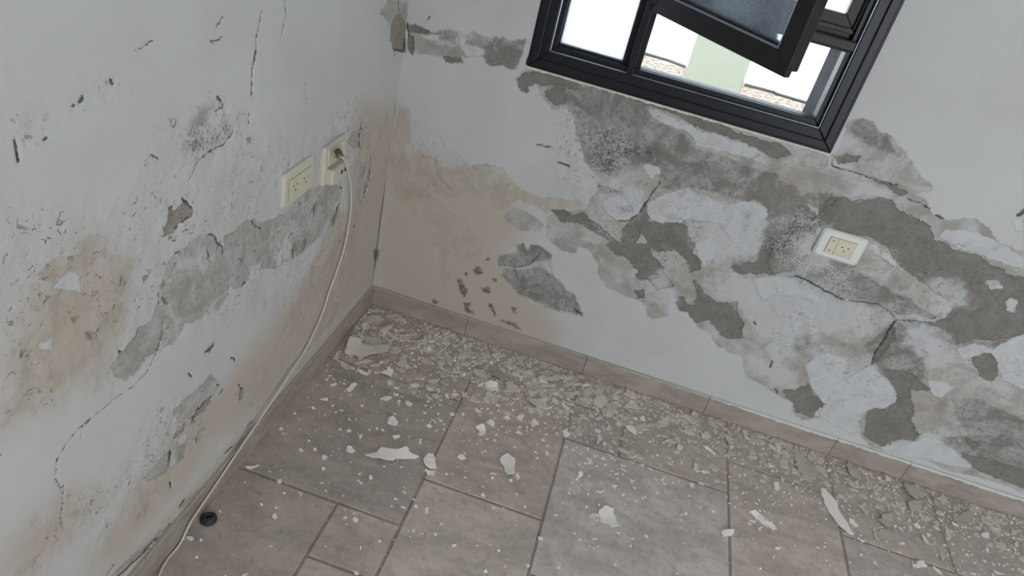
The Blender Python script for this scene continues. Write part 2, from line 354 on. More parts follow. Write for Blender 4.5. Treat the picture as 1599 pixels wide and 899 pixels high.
BACK = {
 'wash': ["P 600,170 622,165 640,230 700,262 760,275 800,300 830,360 790,400 850,470 880,520 840,560 700,500 583,455 590,300"],
 'beige': ["a 190,500 240,510 245,640 240,680 300,705 360,740 380,790 440,770 500,790 560,770 620,770 680,790 720,840 760,880 780,930 700,920 680,960 640,900 600,880 560,900 520,860 460,850 440,880 470,920 400,900 350,860 300,800 250,760 215,700 200,730 170,760 150,660 170,560",
           "b 130,0 200,0 300,20 400,80 430,60 480,60 560,50 630,60 690,150 760,180 820,190 950,210 1000,225 960,245 900,240 820,260 780,230 700,200 650,240 600,240 560,200 500,190 460,160 420,170 380,200 340,170 300,120 260,90 200,60 160,90",
           "b 330,190 400,250 460,280 500,340 550,400 540,440 440,470 380,560 370,600 330,440 320,330 240,260 160,200 140,110 260,130"],
 'plaster': ["P 822,108 860,116 1000,158 1150,200 1297,243 1312,230 1322,190 1337,184 1358,187 1376,205 1398,220 1413,238 1428,258 1439,275 1460,288 1457,298 1440,300 1453,326 1473,343 1505,339 1530,345 1545,356 1560,380 1585,390 1640,402 1700,450 1740,520 1715,600 1760,680 1700,765 1640,788 1560,755 1500,740 1470,730 1440,715 1361,699 1344,680 1339,665 1287,654 1250,655 1237,643 1237,629 1202,608 1163,586 1157,556 1123,544 1109,522 1088,508 1054,465 1038,448 1010,476 985,465 945,448 931,426 937,411 916,389 862,382 852,372 852,334 895,330 913,328 931,299 938,285 913,249 913,225 896,196 899,175 881,168 862,170 847,150 837,128 823,145 812,143 802,123 815,112",
             "a 230,115 290,120 330,150 370,160 400,130 460,150 540,150 620,180 700,180 780,190 770,240 735,320 690,310 600,295 590,270 480,260 490,290 430,300 390,265 330,262 230,245 232,180",
             "b 630,270 680,235 750,260 810,310 800,340 700,340 650,310",
             "b 610,450 650,440 690,440 690,400 720,395 740,430 760,405 790,405 845,440 840,460 850,520 900,580 930,620 985,700 975,715 900,700 800,670 740,640 680,590 630,540 605,490",
             "b 820,300 870,320 900,310 1000,330 1060,380 1124,480 1124,600 1080,520 1020,440 980,410 940,440 870,410 830,370",
             "e 415,270 500,190 520,240 515,320 470,330 420,320", "e 650,350 720,340 740,400 840,430 835,495 790,490 740,455 700,400"],
 'mottle': ["b 610,450 650,440 690,440 690,400 720,395 740,430 760,405 790,405 845,440 840,460 800,470 740,495 690,505 610,485", "b 620,510 720,512 800,500 860,540 930,610 985,700 960,705 860,685 780,650 720,630 670,590", "c 0,60 150,95 280,120 400,170 470,215 430,250 470,290 470,330 400,300 330,300 250,330 180,330 150,400 110,300 100,240 60,170 0,120",
            "c 130,240 260,230 350,240 470,260 560,290 640,375 740,390 850,440 940,470 1000,490 1080,540 1110,600 1060,640 1000,680 960,700 950,640 900,590 850,600 780,590 720,560 640,545 590,545 540,560 480,540 470,470 440,440 330,440 280,500 200,470 150,400",
            "c 940,640 1050,580 1236,560 1236,760 1100,730 1080,780 1000,860 900,899 860,870 930,800 940,720",
            "a 230,115 300,125 340,160 400,135 470,150 460,200 380,190 300,160 240,160", "a 590,220 640,180 700,180 780,190 770,240 735,320 690,310 600,295",
            "f 500,180 620,200 700,275 800,270 900,260 944,230 1040,220 1060,290 944,305 760,280 640,270 560,230", "f 680,480 780,480 900,540 944,560 1060,600 1080,700 944,725 860,700 760,640 700,560",
            "f 640,620 740,620 800,660 944,700 1050,720 1060,770 944,775 800,750 690,680",
            "P 1250,400 1330,415 1420,470 1480,500 1400,490 1320,470 1260,440", "d 330,150 380,100 440,110 500,180 560,260 480,230 400,200",
            "e 780,60 940,30 1236,0 1236,60 1080,110 985,135 900,130 800,110",
            "P 1350,540 1400,500 1450,540 1440,600 1380,590"],
 'cement': ["c 300,130 420,170 560,205 700,255 850,310 1000,350 1060,395 1000,415 940,400 880,370 820,330 740,305 640,280 590,250 540,215 420,180",
            "c 0,640 60,642 100,665 140,655 200,700 300,780 340,690 380,655 420,625 430,690 490,700 560,700 600,720 610,790 650,860 660,899 620,910 590,860 540,810 470,830 430,800 400,740 350,800 440,840 500,899 470,960 430,940 370,899 300,830 240,760 160,720 120,690 40,690",
            "e 240,0 290,0 430,0 440,50 490,110 540,190 470,205 430,160 370,150 375,110 320,60 280,40",
            "e 455,0 630,0 655,80 660,120 610,130 590,70 540,30 460,30", "e 365,210 405,208 412,240 380,245",
            "e 630,155 660,200 700,235 740,260 820,258 815,300 845,360 840,415 790,420 750,405 720,370 690,335 640,350 610,330 600,305 570,300 548,265 560,235 590,240 600,270 630,270 640,240",
            "e 780,100 850,90 920,40 980,20 960,90 985,135 900,130 820,130",
            "e 1070,640 1130,610 1150,660 1200,700 1180,740 1190,760 1130,760 1080,745 1060,700 1010,645",
            "d 215,560 220,480 260,430 330,430 370,440 440,440 480,430 520,440 560,490 640,530 690,560 700,600 780,650 880,680 970,730 1000,740 1040,760 1087,780 1160,830 1190,890 1130,940 900,899 800,899 770,870 700,830 620,770 560,720 520,680 500,640 440,610 400,600 300,570 250,560",
            "f 520,0 700,0 860,60 1000,50 1080,120 1060,200 944,240 880,260 760,265 700,275 640,220 580,200 660,180 680,150 680,110 640,80 560,50",
            "f 750,325 820,305 850,350 845,400 820,420 780,390",
            "f 420,375 480,380 530,390 560,420 600,450 520,445 540,520 525,560 560,610 540,640 480,640 420,655 350,610 370,520 440,520 470,450 450,420",
            "f 690,680 800,700 944,740 1020,745 1060,800 1010,830 900,795 860,780 760,740", "f 720,615 780,650 750,660",
            "f 380,350 400,300 440,250 475,200 465,260 430,310 400,345",
            "d 275,260 320,245 390,260 380,275 300,290", "d 540,385 590,395 600,415 560,425 530,410", "d 455,360 560,380 520,390",
            "a 228,175 255,170 270,230 255,262 232,235", "a 395,262 480,272 470,290 430,300 400,285", "a 250,125 300,125 340,155 290,160 255,155",
            "a 150,130 140,60 165,30 200,40 225,100 222,160 215,240 200,245 170,235 145,200",
            "a 735,375 780,340 830,335 900,350 1019,385 1019,420 900,400 830,390 790,405 790,435 755,430",
            "a 870,420 960,420 975,490 920,490 880,460",
            "P 935,292 950,288 955,300 940,303", "P 970,322 985,320 988,330 974,330"],
 'white': ["c 415,195 470,200 540,240 620,270 700,290 740,310 820,340 900,375 940,400 920,425 860,410 780,385 700,370 640,360 620,320 580,285 500,270 440,240",
           "c 225,590 300,560 320,575 300,540 350,540 370,600 400,610 400,640 350,680 300,690 250,660 220,630",
           "c 400,445 470,445 478,470 440,505 410,480",
           "c 430,610 500,570 590,545 640,570 690,575 720,610 760,625 850,600 920,610 950,640 950,680 900,720 860,700 830,760 790,770 740,700 700,690 640,690 590,680 560,700 520,700 490,705 440,680 415,650",
           "c 640,780 700,760 730,790 700,870 680,899 640,850 620,830", "c 1120,615 1180,640 1180,660 1150,650",
           "d 160,460 215,480 215,500 180,490", "d 430,620 520,685 560,715 540,725 480,690 430,650",
           "e 890,150 980,140 1060,150 1150,190 1180,250 1160,260 1080,230 980,230 930,260 900,200",
           "f 130,350 200,310 280,330 300,400 380,360 430,400 450,430 470,460 470,490 430,515 370,520 330,560 340,600 300,610 220,560 160,540 210,500 160,440",
           "f 590,410 650,415 690,440 640,475 600,460",
           "f 420,655 500,630 550,640 555,615 590,600 640,640 700,680 755,735 690,730 560,700 430,680",
           "f 690,300 760,275 830,290 944,240 1000,250 1080,330 1040,430 944,440 860,410 850,350 820,300 750,325 720,340",
           "f 805,45 850,35 875,78 830,85", "f 870,130 890,110 925,120 910,160 880,157",
           "d 1040,540 1087,520 1087,580 1050,570", "a 290,165 370,165 375,195 300,190", "a 470,165 500,180 500,205 550,212 590,240 590,262 540,270 500,258 475,210",
           "d 760,560 840,570 940,600 1087,690 1087,740 980,710 880,670 790,640 720,600", "d 200,560 250,555 230,620 190,640"],
 'softwhite': ["c 200,500 300,510 420,560 400,640 350,690 240,670 200,620", "c 600,600 900,610 950,700 900,860 700,870 600,780",
               "c 1080,760 1236,700 1236,899 1120,899", "d 0,770 120,760 250,800 330,860 500,899 0,899", "d 270,170 340,150 370,230 290,260",
               "e 640,180 800,150 900,160 950,240 1000,300 1080,300 1050,450 900,420 830,300 700,220", "e 850,480 1000,520 1100,560 1060,640 960,620 860,560",
               "f 480,200 600,210 680,270 700,330 600,400 560,330 500,280", "d 330,160 360,160 380,240 330,240", "d 330,430 430,430 520,430 520,400 380,370",
               "f 0,130 100,60 300,110 420,160 380,240 200,250 100,320 0,400", "P 1440,430 1500,440 1520,480 1460,490",
               "P 1010,430 1040,420 1060,470 1040,500"],
 'speckle': ["c 150,640 200,610 250,660 330,740 300,780 240,770 190,720", "c 130,300 260,260 350,330 330,480 250,520 170,440", "c 700,700 830,760 900,840 760,850 660,760",
             "c 950,700 1100,640 1236,720 1200,860 1000,899", "P 1230,395 1330,420 1340,470 1250,450", "P 1340,370 1400,390 1420,430 1370,430"],
 'mould': ["c 130,290 250,270 380,330 470,370 470,440 320,430 270,500 190,450", "c 1060,640 1180,600 1236,640 1180,720 1080,790 960,860 930,800 1000,700",
           "d 120,760 160,760 190,800 250,840 330,865 300,880 200,830 130,800", "d 220,480 270,420 320,440 260,500", "b 615,455 640,450 640,475 618,478", "c 200,530 300,530 320,580 220,570",
           "e 1060,90 1130,140 1236,200 1236,240 1150,210 1090,160", "f 380,350 440,240 480,190 500,210 440,320", "c 640,680 680,700 660,770 600,780", "c 530,655 600,660 590,710 540,700",
           "a 560,0 561,0 561,1", "c 300,620 360,620 360,650 310,650", "c 840,695 870,700 865,735 840,720", "c 845,650 880,650 880,680 855,675"],
 'rust': ["b 505,505 520,492 540,502 535,522 512,528", "b 430,555 445,552 470,595 460,625 440,600", "b 460,655 485,655 480,680 505,700 470,690", "b 465,520 475,522 472,532 462,530",
          "b 565,655 580,660 605,705 595,710", "b 680,670 693,672 690,697 680,695", "b 70,425 88,420 90,450 72,500 62,470", "b 560,460 578,458 575,470 562,470",
          "b 540,590 575,588 570,605 545,605", "b 590,548 604,550 600,562 590,560", "b 330,640 350,645 345,655 332,652", "b 620,730 690,745 720,770 650,748",
          "b 950,680 975,690 985,715 960,700", "P 742,415 748,415 747,420 742,420"],
 'stain': ["f 95,260 150,240 155,285 100,310", "f 620,490 670,480 640,540 615,530"],
 'rough': ["c 0,60 1236,400 1236,899 400,899 0,650", "P 1200,300 1599,400 1599,700 1350,680 1200,560", "a 190,500 760,880 150,899"],
}
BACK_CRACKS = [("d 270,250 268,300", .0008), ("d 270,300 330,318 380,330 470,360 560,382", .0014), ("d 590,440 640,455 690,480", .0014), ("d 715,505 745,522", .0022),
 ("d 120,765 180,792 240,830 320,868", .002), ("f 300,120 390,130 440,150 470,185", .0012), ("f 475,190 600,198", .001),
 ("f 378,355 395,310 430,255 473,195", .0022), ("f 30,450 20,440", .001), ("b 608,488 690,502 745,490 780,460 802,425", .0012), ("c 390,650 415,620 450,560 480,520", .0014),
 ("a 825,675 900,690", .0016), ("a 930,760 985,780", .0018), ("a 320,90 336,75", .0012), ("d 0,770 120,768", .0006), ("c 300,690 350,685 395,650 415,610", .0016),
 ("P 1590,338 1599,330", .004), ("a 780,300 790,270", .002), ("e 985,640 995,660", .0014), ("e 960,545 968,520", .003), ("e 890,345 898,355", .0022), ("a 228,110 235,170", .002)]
LEFT = {
 'wash': ["P 560,160 620,167 583,455 560,470 470,560 420,620 330,700 180,899 120,899 250,700 380,560 480,430 540,330",
          "P 590,465 500,600 330,800 200,905 150,905 300,760 400,640 480,540 575,445", "P 575,180 625,180 590,440 560,430", "P 60,440 130,370 200,420 190,520 140,600 60,640 0,680 0,560", "P 0,870 60,800 120,760 160,780 60,899 0,899"],
 'beige': ["h 180,390 240,310 380,285 400,340 430,330 350,240 430,200 490,220 480,300 440,330 400,360 340,380 300,370 240,400 200,410",
           "h 510,290 560,300 640,320 600,400 560,480 520,480 520,350",
           "h 230,480 330,460 420,480 500,500 570,510 580,570 540,670 480,700 450,770 400,780 330,850 280,899 160,899 230,840 240,790 180,770 170,720 230,640 250,570 220,520",
           "i 110,60 180,10 280,0 200,60 170,100 150,150 130,110 90,110 20,190 0,210 50,140",
           "i 600,690 620,600 660,540 740,490 740,530 690,600 650,680",
           "j 160,500 200,480 280,430 330,470 280,560 260,640 200,720 150,700 80,710 80,620 150,570", "h 140,460 180,430 180,560 150,560",
           "P 365,620 420,560 480,430 520,330 560,330 560,430 520,500 440,600 400,640", "i 60,899 100,860 190,790 130,870"],
 'plaster': ["P 273,397 258,427 248,467 233,503 213,517 200,537 177,567 178,585 193,593 213,583 223,563 247,547 267,537 283,520 290,507 317,497 333,473 360,447 383,443 400,420 427,420 443,410 460,400 480,387 500,365 520,330 530,300 533,290 515,288 500,290 483,297 465,315 447,333 433,333 417,347 397,343 385,345 367,360 350,367 352,385 345,395 338,375 330,363 315,368 300,372 290,387",
             "i 700,400 770,330 800,300 880,280 870,340 800,400 740,440 700,460", "i 820,240 880,180 940,110 1000,60 985,110 940,150 900,180 850,240", "i 930,270 905,250 930,220 970,190 960,230",
             "i 1120,80 1130,25 1145,20 1140,65", "j 775,350 775,200 800,185 830,180 835,220 815,330", "j 720,70 760,30 800,0 810,20 795,90 760,90",
             "a 105,60 140,0 200,0 228,0 228,150 215,180 210,245 170,240 145,200 150,130", "j 640,460 690,345 690,410 665,470",
             "P 270,640 330,590 350,600 320,640 290,670", "i 830,640 960,480 1080,320 1190,170 1203,190 1100,340 1000,480 880,610 750,720 600,860 560,899 520,899 640,780 760,680"],
 'mottle': ["h 820,290 870,285 965,270 980,320 960,370 850,380 780,350", "h 780,400 980,370 1060,440 1000,510 940,580 860,610 800,640 770,700 690,720 700,620 760,530 750,440",
            "h 600,720 680,640 770,600 760,680 700,760 640,850 560,860 530,800",
            "j 300,620 340,520 430,440 560,320 620,280 600,380 560,420 480,470 440,520 380,640 330,660", "j 590,380 640,300 700,280 690,340 640,380 600,410"],
 'cement': ["h 800,65 830,75 850,22 892,65 880,110 850,140 830,170 810,205 768,208 775,150 790,90",
            "a 150,130 165,90 190,60 215,100 222,150 212,243 175,240 145,200", "i 900,170 940,110 1000,55 985,95 920,150", "i 815,245 840,220 880,180 860,230",
            "j 650,430 690,345 685,400 665,460", "j 470,560 480,530 500,520 490,570", "j 510,570 520,530 542,500 535,555", "i 800,300 812,330 795,400 785,380",
            "j 555,410 565,380 585,345 578,400", "i 1120,80 1132,30 1145,25 1135,75"],
 'white': ["h 240,440 300,370 400,400 380,470 300,460", "h 180,700 240,690 250,740 200,750", "i 830,280 850,250 880,240 870,270", "j 280,640 330,620 320,690 260,740",
           "j 395,600 440,520 470,560 440,610 400,650"],
 'softwhite': ["h 820,310 940,270 960,350 860,370", "h 700,620 770,600 750,680 690,720"],
 'speckle': ["j 440,500 560,300 600,420 500,560"],
 'mould': ["g 870,620 910,600 1000,600 1030,560 1050,540 1080,570 1075,620 1040,660 1000,690 940,745 890,755 870,710 820,700 850,650",
           "g 830,630 900,560 960,560 1000,620 960,700 860,720", "g 1020,560 1070,560 1080,610 1040,640 1010,620"],
 'rust': ["g 1155,650 1170,655 1165,675 1155,670", "j 852,570 868,565 870,600 855,612", "h 760,490 780,500 778,530 762,525", "h 335,580 350,590 345,605", "h 405,662 420,665 418,678 406,676",
          "h 970,740 1000,705 990,740 975,755", "j 255,50 268,60 268,75 258,75", "i 905,150 920,150 912,172 902,168"],
 'stain': ["g 890,580 930,520 990,485 1000,500 960,560 920,600", "i 960,470 1100,330 1065,400 980,500 940,530", "h 1000,540 1040,480 1055,490 1020,555",
           "i 330,620 370,600 350,630", "i 840,560 960,460 1000,450 880,570"],
 'rough': ["P 0,300 90,330 200,300 260,180 350,150 420,220 560,150 600,200 560,400 450,480 300,520 180,600 100,640 0,640", "P 0,190 40,225 100,200 200,140 180,120 80,170",
           "P 230,640 330,590 340,640 290,720 220,810 150,860 110,820 180,740", "P 60,800 130,760 200,740 180,800 100,860 60,899 30,899"],
}
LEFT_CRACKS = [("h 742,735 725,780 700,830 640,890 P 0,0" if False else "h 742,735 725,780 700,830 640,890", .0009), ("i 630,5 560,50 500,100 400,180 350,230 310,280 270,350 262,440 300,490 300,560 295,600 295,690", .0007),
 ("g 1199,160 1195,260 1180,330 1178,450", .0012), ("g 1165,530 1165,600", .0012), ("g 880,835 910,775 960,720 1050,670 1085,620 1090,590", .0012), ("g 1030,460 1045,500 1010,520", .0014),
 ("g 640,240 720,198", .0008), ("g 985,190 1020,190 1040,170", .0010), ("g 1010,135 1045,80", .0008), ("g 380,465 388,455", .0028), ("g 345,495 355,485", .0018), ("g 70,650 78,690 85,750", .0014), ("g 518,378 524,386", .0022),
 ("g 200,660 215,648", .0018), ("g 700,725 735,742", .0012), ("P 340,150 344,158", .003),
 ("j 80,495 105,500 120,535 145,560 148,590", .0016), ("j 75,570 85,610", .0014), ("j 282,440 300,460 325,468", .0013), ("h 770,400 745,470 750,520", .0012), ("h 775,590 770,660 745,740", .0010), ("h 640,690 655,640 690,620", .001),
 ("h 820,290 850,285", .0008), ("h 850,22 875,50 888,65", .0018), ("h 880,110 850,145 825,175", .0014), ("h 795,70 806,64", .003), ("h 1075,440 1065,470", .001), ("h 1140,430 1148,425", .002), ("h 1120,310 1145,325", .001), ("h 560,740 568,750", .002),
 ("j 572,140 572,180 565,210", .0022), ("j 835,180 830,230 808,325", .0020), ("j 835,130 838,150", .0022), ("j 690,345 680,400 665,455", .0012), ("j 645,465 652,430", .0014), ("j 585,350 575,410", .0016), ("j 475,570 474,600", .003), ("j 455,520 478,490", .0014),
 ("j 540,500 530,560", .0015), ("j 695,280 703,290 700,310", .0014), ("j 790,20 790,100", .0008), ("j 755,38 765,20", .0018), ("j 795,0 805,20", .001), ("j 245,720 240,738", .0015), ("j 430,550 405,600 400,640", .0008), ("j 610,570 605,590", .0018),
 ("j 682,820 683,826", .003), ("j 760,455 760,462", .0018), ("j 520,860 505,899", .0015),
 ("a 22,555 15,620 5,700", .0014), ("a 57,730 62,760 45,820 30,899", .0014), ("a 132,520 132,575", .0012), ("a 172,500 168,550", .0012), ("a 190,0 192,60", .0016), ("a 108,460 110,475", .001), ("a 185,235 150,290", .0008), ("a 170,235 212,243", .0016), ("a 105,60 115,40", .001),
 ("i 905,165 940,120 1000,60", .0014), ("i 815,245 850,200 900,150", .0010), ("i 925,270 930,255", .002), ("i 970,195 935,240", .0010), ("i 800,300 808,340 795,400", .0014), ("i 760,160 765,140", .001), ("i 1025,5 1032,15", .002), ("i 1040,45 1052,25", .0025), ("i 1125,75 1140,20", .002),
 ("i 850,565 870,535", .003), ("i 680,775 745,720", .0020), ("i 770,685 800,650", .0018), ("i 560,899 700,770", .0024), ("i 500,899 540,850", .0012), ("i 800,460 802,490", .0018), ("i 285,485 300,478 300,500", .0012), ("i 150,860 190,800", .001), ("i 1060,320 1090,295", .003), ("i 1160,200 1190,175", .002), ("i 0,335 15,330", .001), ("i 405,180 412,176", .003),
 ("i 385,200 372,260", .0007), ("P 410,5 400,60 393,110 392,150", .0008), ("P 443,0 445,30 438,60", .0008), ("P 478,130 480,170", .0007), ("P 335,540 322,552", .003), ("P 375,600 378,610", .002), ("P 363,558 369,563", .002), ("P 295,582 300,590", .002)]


def build_wall(name, mat, us, vs, traced, cracks, to2d, place, hole, extra, amp_wave):
    U, V = np.meshgrid(us, vs, indexing='ij'); nu, nv = U.shape; U = U.ravel(); V = V.ravel()
    big = fbm(U, V, 28, 3, 3) * 0.0075 + fbm(U, V, 115, 3, 4) * 0.0055
    W = fbm(U + 5, V, 28, 3, 8) * 0.0075 + fbm(U + 5, V, 115, 3, 9) * 0.0055
    fields = {}
    for k in ('wash', 'beige', 'plaster', 'mottle', 'cement', 'white', 'softwhite', 'speckle', 'mould', 'rust', 'stain', 'rough'):
        polys = [[to2d(p) for p in px(s)] for s in traced.get(k, [])]
        f = field(U + big, V + W, polys)
        fields[k] = f
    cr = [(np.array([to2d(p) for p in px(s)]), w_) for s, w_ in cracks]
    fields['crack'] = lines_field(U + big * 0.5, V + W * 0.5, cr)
    pl = sstep(fields['plaster'], 0.001, -0.002); ce = sstep(fields['cement'], 0.001, -0.0025); be = sstep(fields['beige'], 0.001, -0.004)
    mo = sstep(fields['mottle'], 0.002, -0.006)
    wh = sstep(fields['white'], 0.001, -0.002); ro = sstep(fields['rough'], 0.02, -0.02); ck = sstep(fields['crack'], 0.002, -0.001)
    rec = np.maximum(np.maximum(pl * 1.3, be * 0.5), np.maximum(ce * 3.0, mo * 2.0)) * (1 - wh * 0.75)
    H = -rec * 0.001 - ck * 0.003
    H += fbm(U, V, 3.0, 2, 11) * amp_wave
    H += (0.15 + ro + 0.5 * np.clip(pl + ce, 0, 1)) * fbm(U, V, 45, 4, 12) * 0.0018
    H += ro * fbm(U, V, 16, 3, 13) * 0.0036
    H = np.clip(H, -0.008, 0.006)
    # lie flat at the joins with floor, corner and window frame
    co = place(U, V, H)
    idx = np.arange(nu * nv).reshape(nu, nv)
    F = np.stack([idx[:-1, :-1], idx[1:, :-1], idx[1:, 1:], idx[:-1, 1:]], -1).reshape(-1, 4)
    uc = (us[:-1, None] + us[1:, None]) / 2 + 0 * vs[None, :-1]; vc = (vs[None, :-1] + vs[None, 1:]) / 2 + 0 * us[:-1, None]
    if hole is not None:
        keep = ~((uc > hole[0]) & (uc < hole[1]) & (vc > hole[2]) & (vc < hole[3])).ravel(); F = F[keep]
    if extra[1]: F = F[:, ::-1]
    nb = len(co); bv = []; bf = []
    for (x0, x1, y0, y1, z0, z1) in extra[0]:
        k = nb + len(bv)
        bv += [(x, y, z) for x in (x0, x1) for y in (y0, y1) for z in (z0, z1)]
        bf += [[k + i for i in f] for f in ((0, 1, 3, 2), (4, 6, 7, 5), (0, 4, 5, 1), (2, 3, 7, 6), (0, 2, 6, 4), (1, 5, 7, 3))]
    allv = np.concatenate([co, np.array(bv)]) if bv else co
    allf = np.concatenate([F, np.array(bf)]) if bf else F
    me = bpy.data.meshes.new(name)
    me.vertices.add(len(allv)); me.vertices.foreach_set('co', allv.astype(np.float32).ravel())
    me.loops.add(len(allf) * 4); me.loops.foreach_set('vertex_index', allf.astype(np.int32).ravel())
    me.polygons.add(len(allf)); me.polygons.foreach_set('loop_start', np.arange(0, len(allf) * 4, 4, dtype=np.int32))
    sm = np.ones(len(allf), bool); sm[len(F):] = False
    me.polygons.foreach_set('use_smooth', sm)
    me.update(calc_edges=True); me.validate()
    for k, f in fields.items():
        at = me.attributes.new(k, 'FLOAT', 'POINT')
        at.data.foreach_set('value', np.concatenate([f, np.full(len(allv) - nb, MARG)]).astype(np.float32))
    o = link(name, me, mat); o['kind'] = 'structure'
    return o
RX, RY, RZ = 3.7, -4.2, 2.6          # the room
WX0, WX1, WZ0, WZ1 = 0.338, 1.140, 0.890, 1.90   # window frame outline
us = np.concatenate([np.arange(0, 2.2, 0.003), np.linspace(2.2, RX, 12)])
vs = np.concatenate([np.arange(0, 1.42, 0.003), np.linspace(1.42, RZ, 14)])
HX0, HX1, HZ0, HZ1 = WX0 + 0.012, WX1 - 0.012, WZ0 + 0.012, WZ1 - 0.012
TW = 0.22
build_wall('wall_back', back_mat, us, vs, BACK, BACK_CRACKS, lambda p: on_back(*p)[[0, 2]],
           lambda U, V, H: np.stack([U, -H, V], 1), (HX0, HX1, HZ0, HZ1),
           ([(-0.1, HX0 - .001, 0.012, TW, 0, RZ), (HX1 + .001, RX, 0.012, TW, 0, RZ), (HX0 - .001, HX1 + .001, 0.012, TW, 0, HZ0 - 0.006), (HX0 - .001, HX1 + .001, 0.012, TW, HZ1, RZ)], False), 0.0012)
us = np.concatenate([np.linspace(RY, -1.56, 16)[:-1], np.arange(-1.56, 0.0, 0.003), [0.0]])
vs = np.concatenate([np.arange(0, 1.25, 0.003), np.linspace(1.25, RZ, 14)])
build_wall('wall_left', left_mat, us, vs, LEFT, LEFT_CRACKS, lambda p: on_left(*p)[[1, 2]],
           lambda U, V, H: np.stack([H, U, V], 1), None, ([(-0.2, -0.012, RY, 0.0, 0, RZ)], True), 0.0028)

# rest of the room
bm = bmesh.new(); box(bm, RX, RX + .1, RY, TW, 0, RZ); o = obj('wall_right', bm, plain); o['kind'] = 'structure'
bm = bmesh.new()
box(bm, -.2, 2.1, RY - .12, RY, 0, RZ); box(bm, 3.35, RX + .1, RY - .12, RY, 0, RZ); box(bm, 2.1, 3.35, RY - .12, RY, 2.25, RZ)
o = obj('wall_front', bm, plain); o['kind'] = 'structure'
bm = bmesh.new(); box(bm, -.2, RX + .1, RY - .12, TW, RZ, RZ + .12); o = obj('ceiling', bm, plain); o['kind'] = 'structure'

# ------------------------------------------------------------------ floor: irregular stone tiles
def floor_material():
    t = NT('stone_floor_tiles'); co = t.n('ShaderNodeTexCoord').outputs['Object']
    mp = t.n('ShaderNodeMapping'); t.put(mp.inputs[0], co); mp.inputs['Scale'].default_value = (1, 2.2, 1); mp.inputs['Rotation'].default_value = (0, 0, 0.5)
    n1 = t.noise(mp.outputs[0], 7, 6, 0.6, 0.6); n2 = t.noise(co, 45, 6, 0.65); n3 = t.noise(co, 220, 4, 0.6); nb = t.noise(co, 3, 3)
    base = t.attr('tile', 'Color')
    c = t.mix(t.rng(n1, 0.3, 0.7), t.mix(1.0, base, (0.80, 0.79, 0.78), 'MULTIPLY'), t.mix(1.0, base, (1.14, 1.12, 1.10), 'MULTIPLY'))
    c = t.mix(t.rng(n2, 0.50, 0.68, 0, 0.42), c, (0.27, 0.235, 0.21))
    c = t.mix(t.rng(t.noise(co, 16, 6, 0.7, 1.0), 0.50, 0.66, 0, 0.38), c, (0.36, 0.30, 0.26))
    c = t.mix(t.rng(t.noise(co, 110, 3, 0.6), 0.56, 0.66, 0, 0.3), c, (0.68, 0.65, 0.61))
    c = t.mix(t.rng(n1, 0.62, 0.8, 0, 0.3), c, (0.36, 0.25, 0.20))
    sep = t.n('ShaderNodeSeparateXYZ'); t.put(sep.inputs[0], co)
    dust = t.math('MULTIPLY', t.rng(t.math('ADD', sep.outputs[1], t.math('MULTIPLY', nb, 0.3)), -0.30, 0.12), t.rng(n2, 0.3, 0.65, 0.35, 1.0))
    c = t.mix(t.math('MULTIPLY', dust, 0.75), c, (0.40, 0.36, 0.31))
    c = t.mix(t.rng(n3, 0.66, 0.74, 0, 0.5), c, (0.50, 0.47, 0.42))
    t.put(t.b.inputs['Base Color'], c)
    t.put(t.b.inputs['Roughness'], t.rng(n2, 0.3, 0.7, 0.42, 0.65)); t.b.inputs['Specular IOR Level'].default_value = 0.35
    t.bump(t.math('ADD', n2, t.math('MULTIPLY', n3, 0.5)), 0.25, 0.0012)
    return t.m
floor_mat = floor_material()
GR = (0.30, 0.25, 0.22)
TILES = [  # x0, x1, y0, y1, tint
 (-.05, .42, -.785, -.315, (.225, .20, .18)), (.42, .735, -.63, -.16, (.315, .262, .235)), (.42, .735, -1.10, -.63, (.33, .29, .26)),
 (.262, .42, -.94, -.785, (.315, .265, .225)), (-.05, .262, -1.10, -.785, (.235, .205, .185)), (.262, .42, -1.255, -.94, (.285, .245, .215)),
 (.735, 1.212, -.79, -.32, (.335, .318, .308)), (.735, .895, -.32, -.16, (.26, .235, .215)), (.735, .895, -.16, .02, (.28, .245, .22)),
 (.895, 1.212, -.32, .02, (.31, .27, .24)), (1.212, 1.527, -.655, -.188, (.33, .285, .255)), (1.212, 1.527, -.188, .02, (.29, .265, .24)),
 (1.527, 2.0, -.80, -.33, (.285, .265, .245)), (1.527, 1.84, -.33, .02, (.30, .262, .24)), (1.84, 2.31, -.33, .02, (.28, .25, .23)),
 (2.0, 2.31, -.80, -.33, (.31, .27, .25)), (-.05, .42, -.315, -.0, (.27, .235, .21)), (.42, .735, -.16, .02, (.28, .24, .215)),
 (1.212, 1.527, -1.13, -.655, (.30, .27, .24)), (.735, 1.212, -1.26, -.79, (.29, .26, .24)), (-.05, .262, -1.57, -1.10, (.30, .27, .24)),
 (.262, .735, -1.57, -1.255, (.27, .25, .23)), (.42, .735, -1.255, -1.10, (.30, .26, .23)), (.735, 1.05, -1.57, -1.26, (.31, .27, .24)),
 (1.05, 1.527, -1.57, -1.26, (.28, .25, .23)), (1.212, 1.527, -1.26, -1.13, (.28, .25, .23)), (1.527, 2.0, -1.26, -.80, (.31, .28, .25)),
 (2.0, 2.31, -1.26, -.80, (.27, .25, .23)), (1.527, 2.31, -1.57, -1.26, (.3, .27, .24))]
for i in range(3):
    TILES.append((2.31, 3.7, -1.57 + i * .53, -1.57 + (i + 1) * .53, (.29, .26, .235)))
for i in range(8):
    for j in range(7):
        TILES.append((-.05 + i * .47, min(3.7, .42 + i * .47), -1.57 - (j + 1) * .41, -1.57 - j * .41, (.28 + .02 * ((i + j) % 3), .25 + .015 * ((i * j) % 3), .23)))
mean_t = (.298, .262, .238)
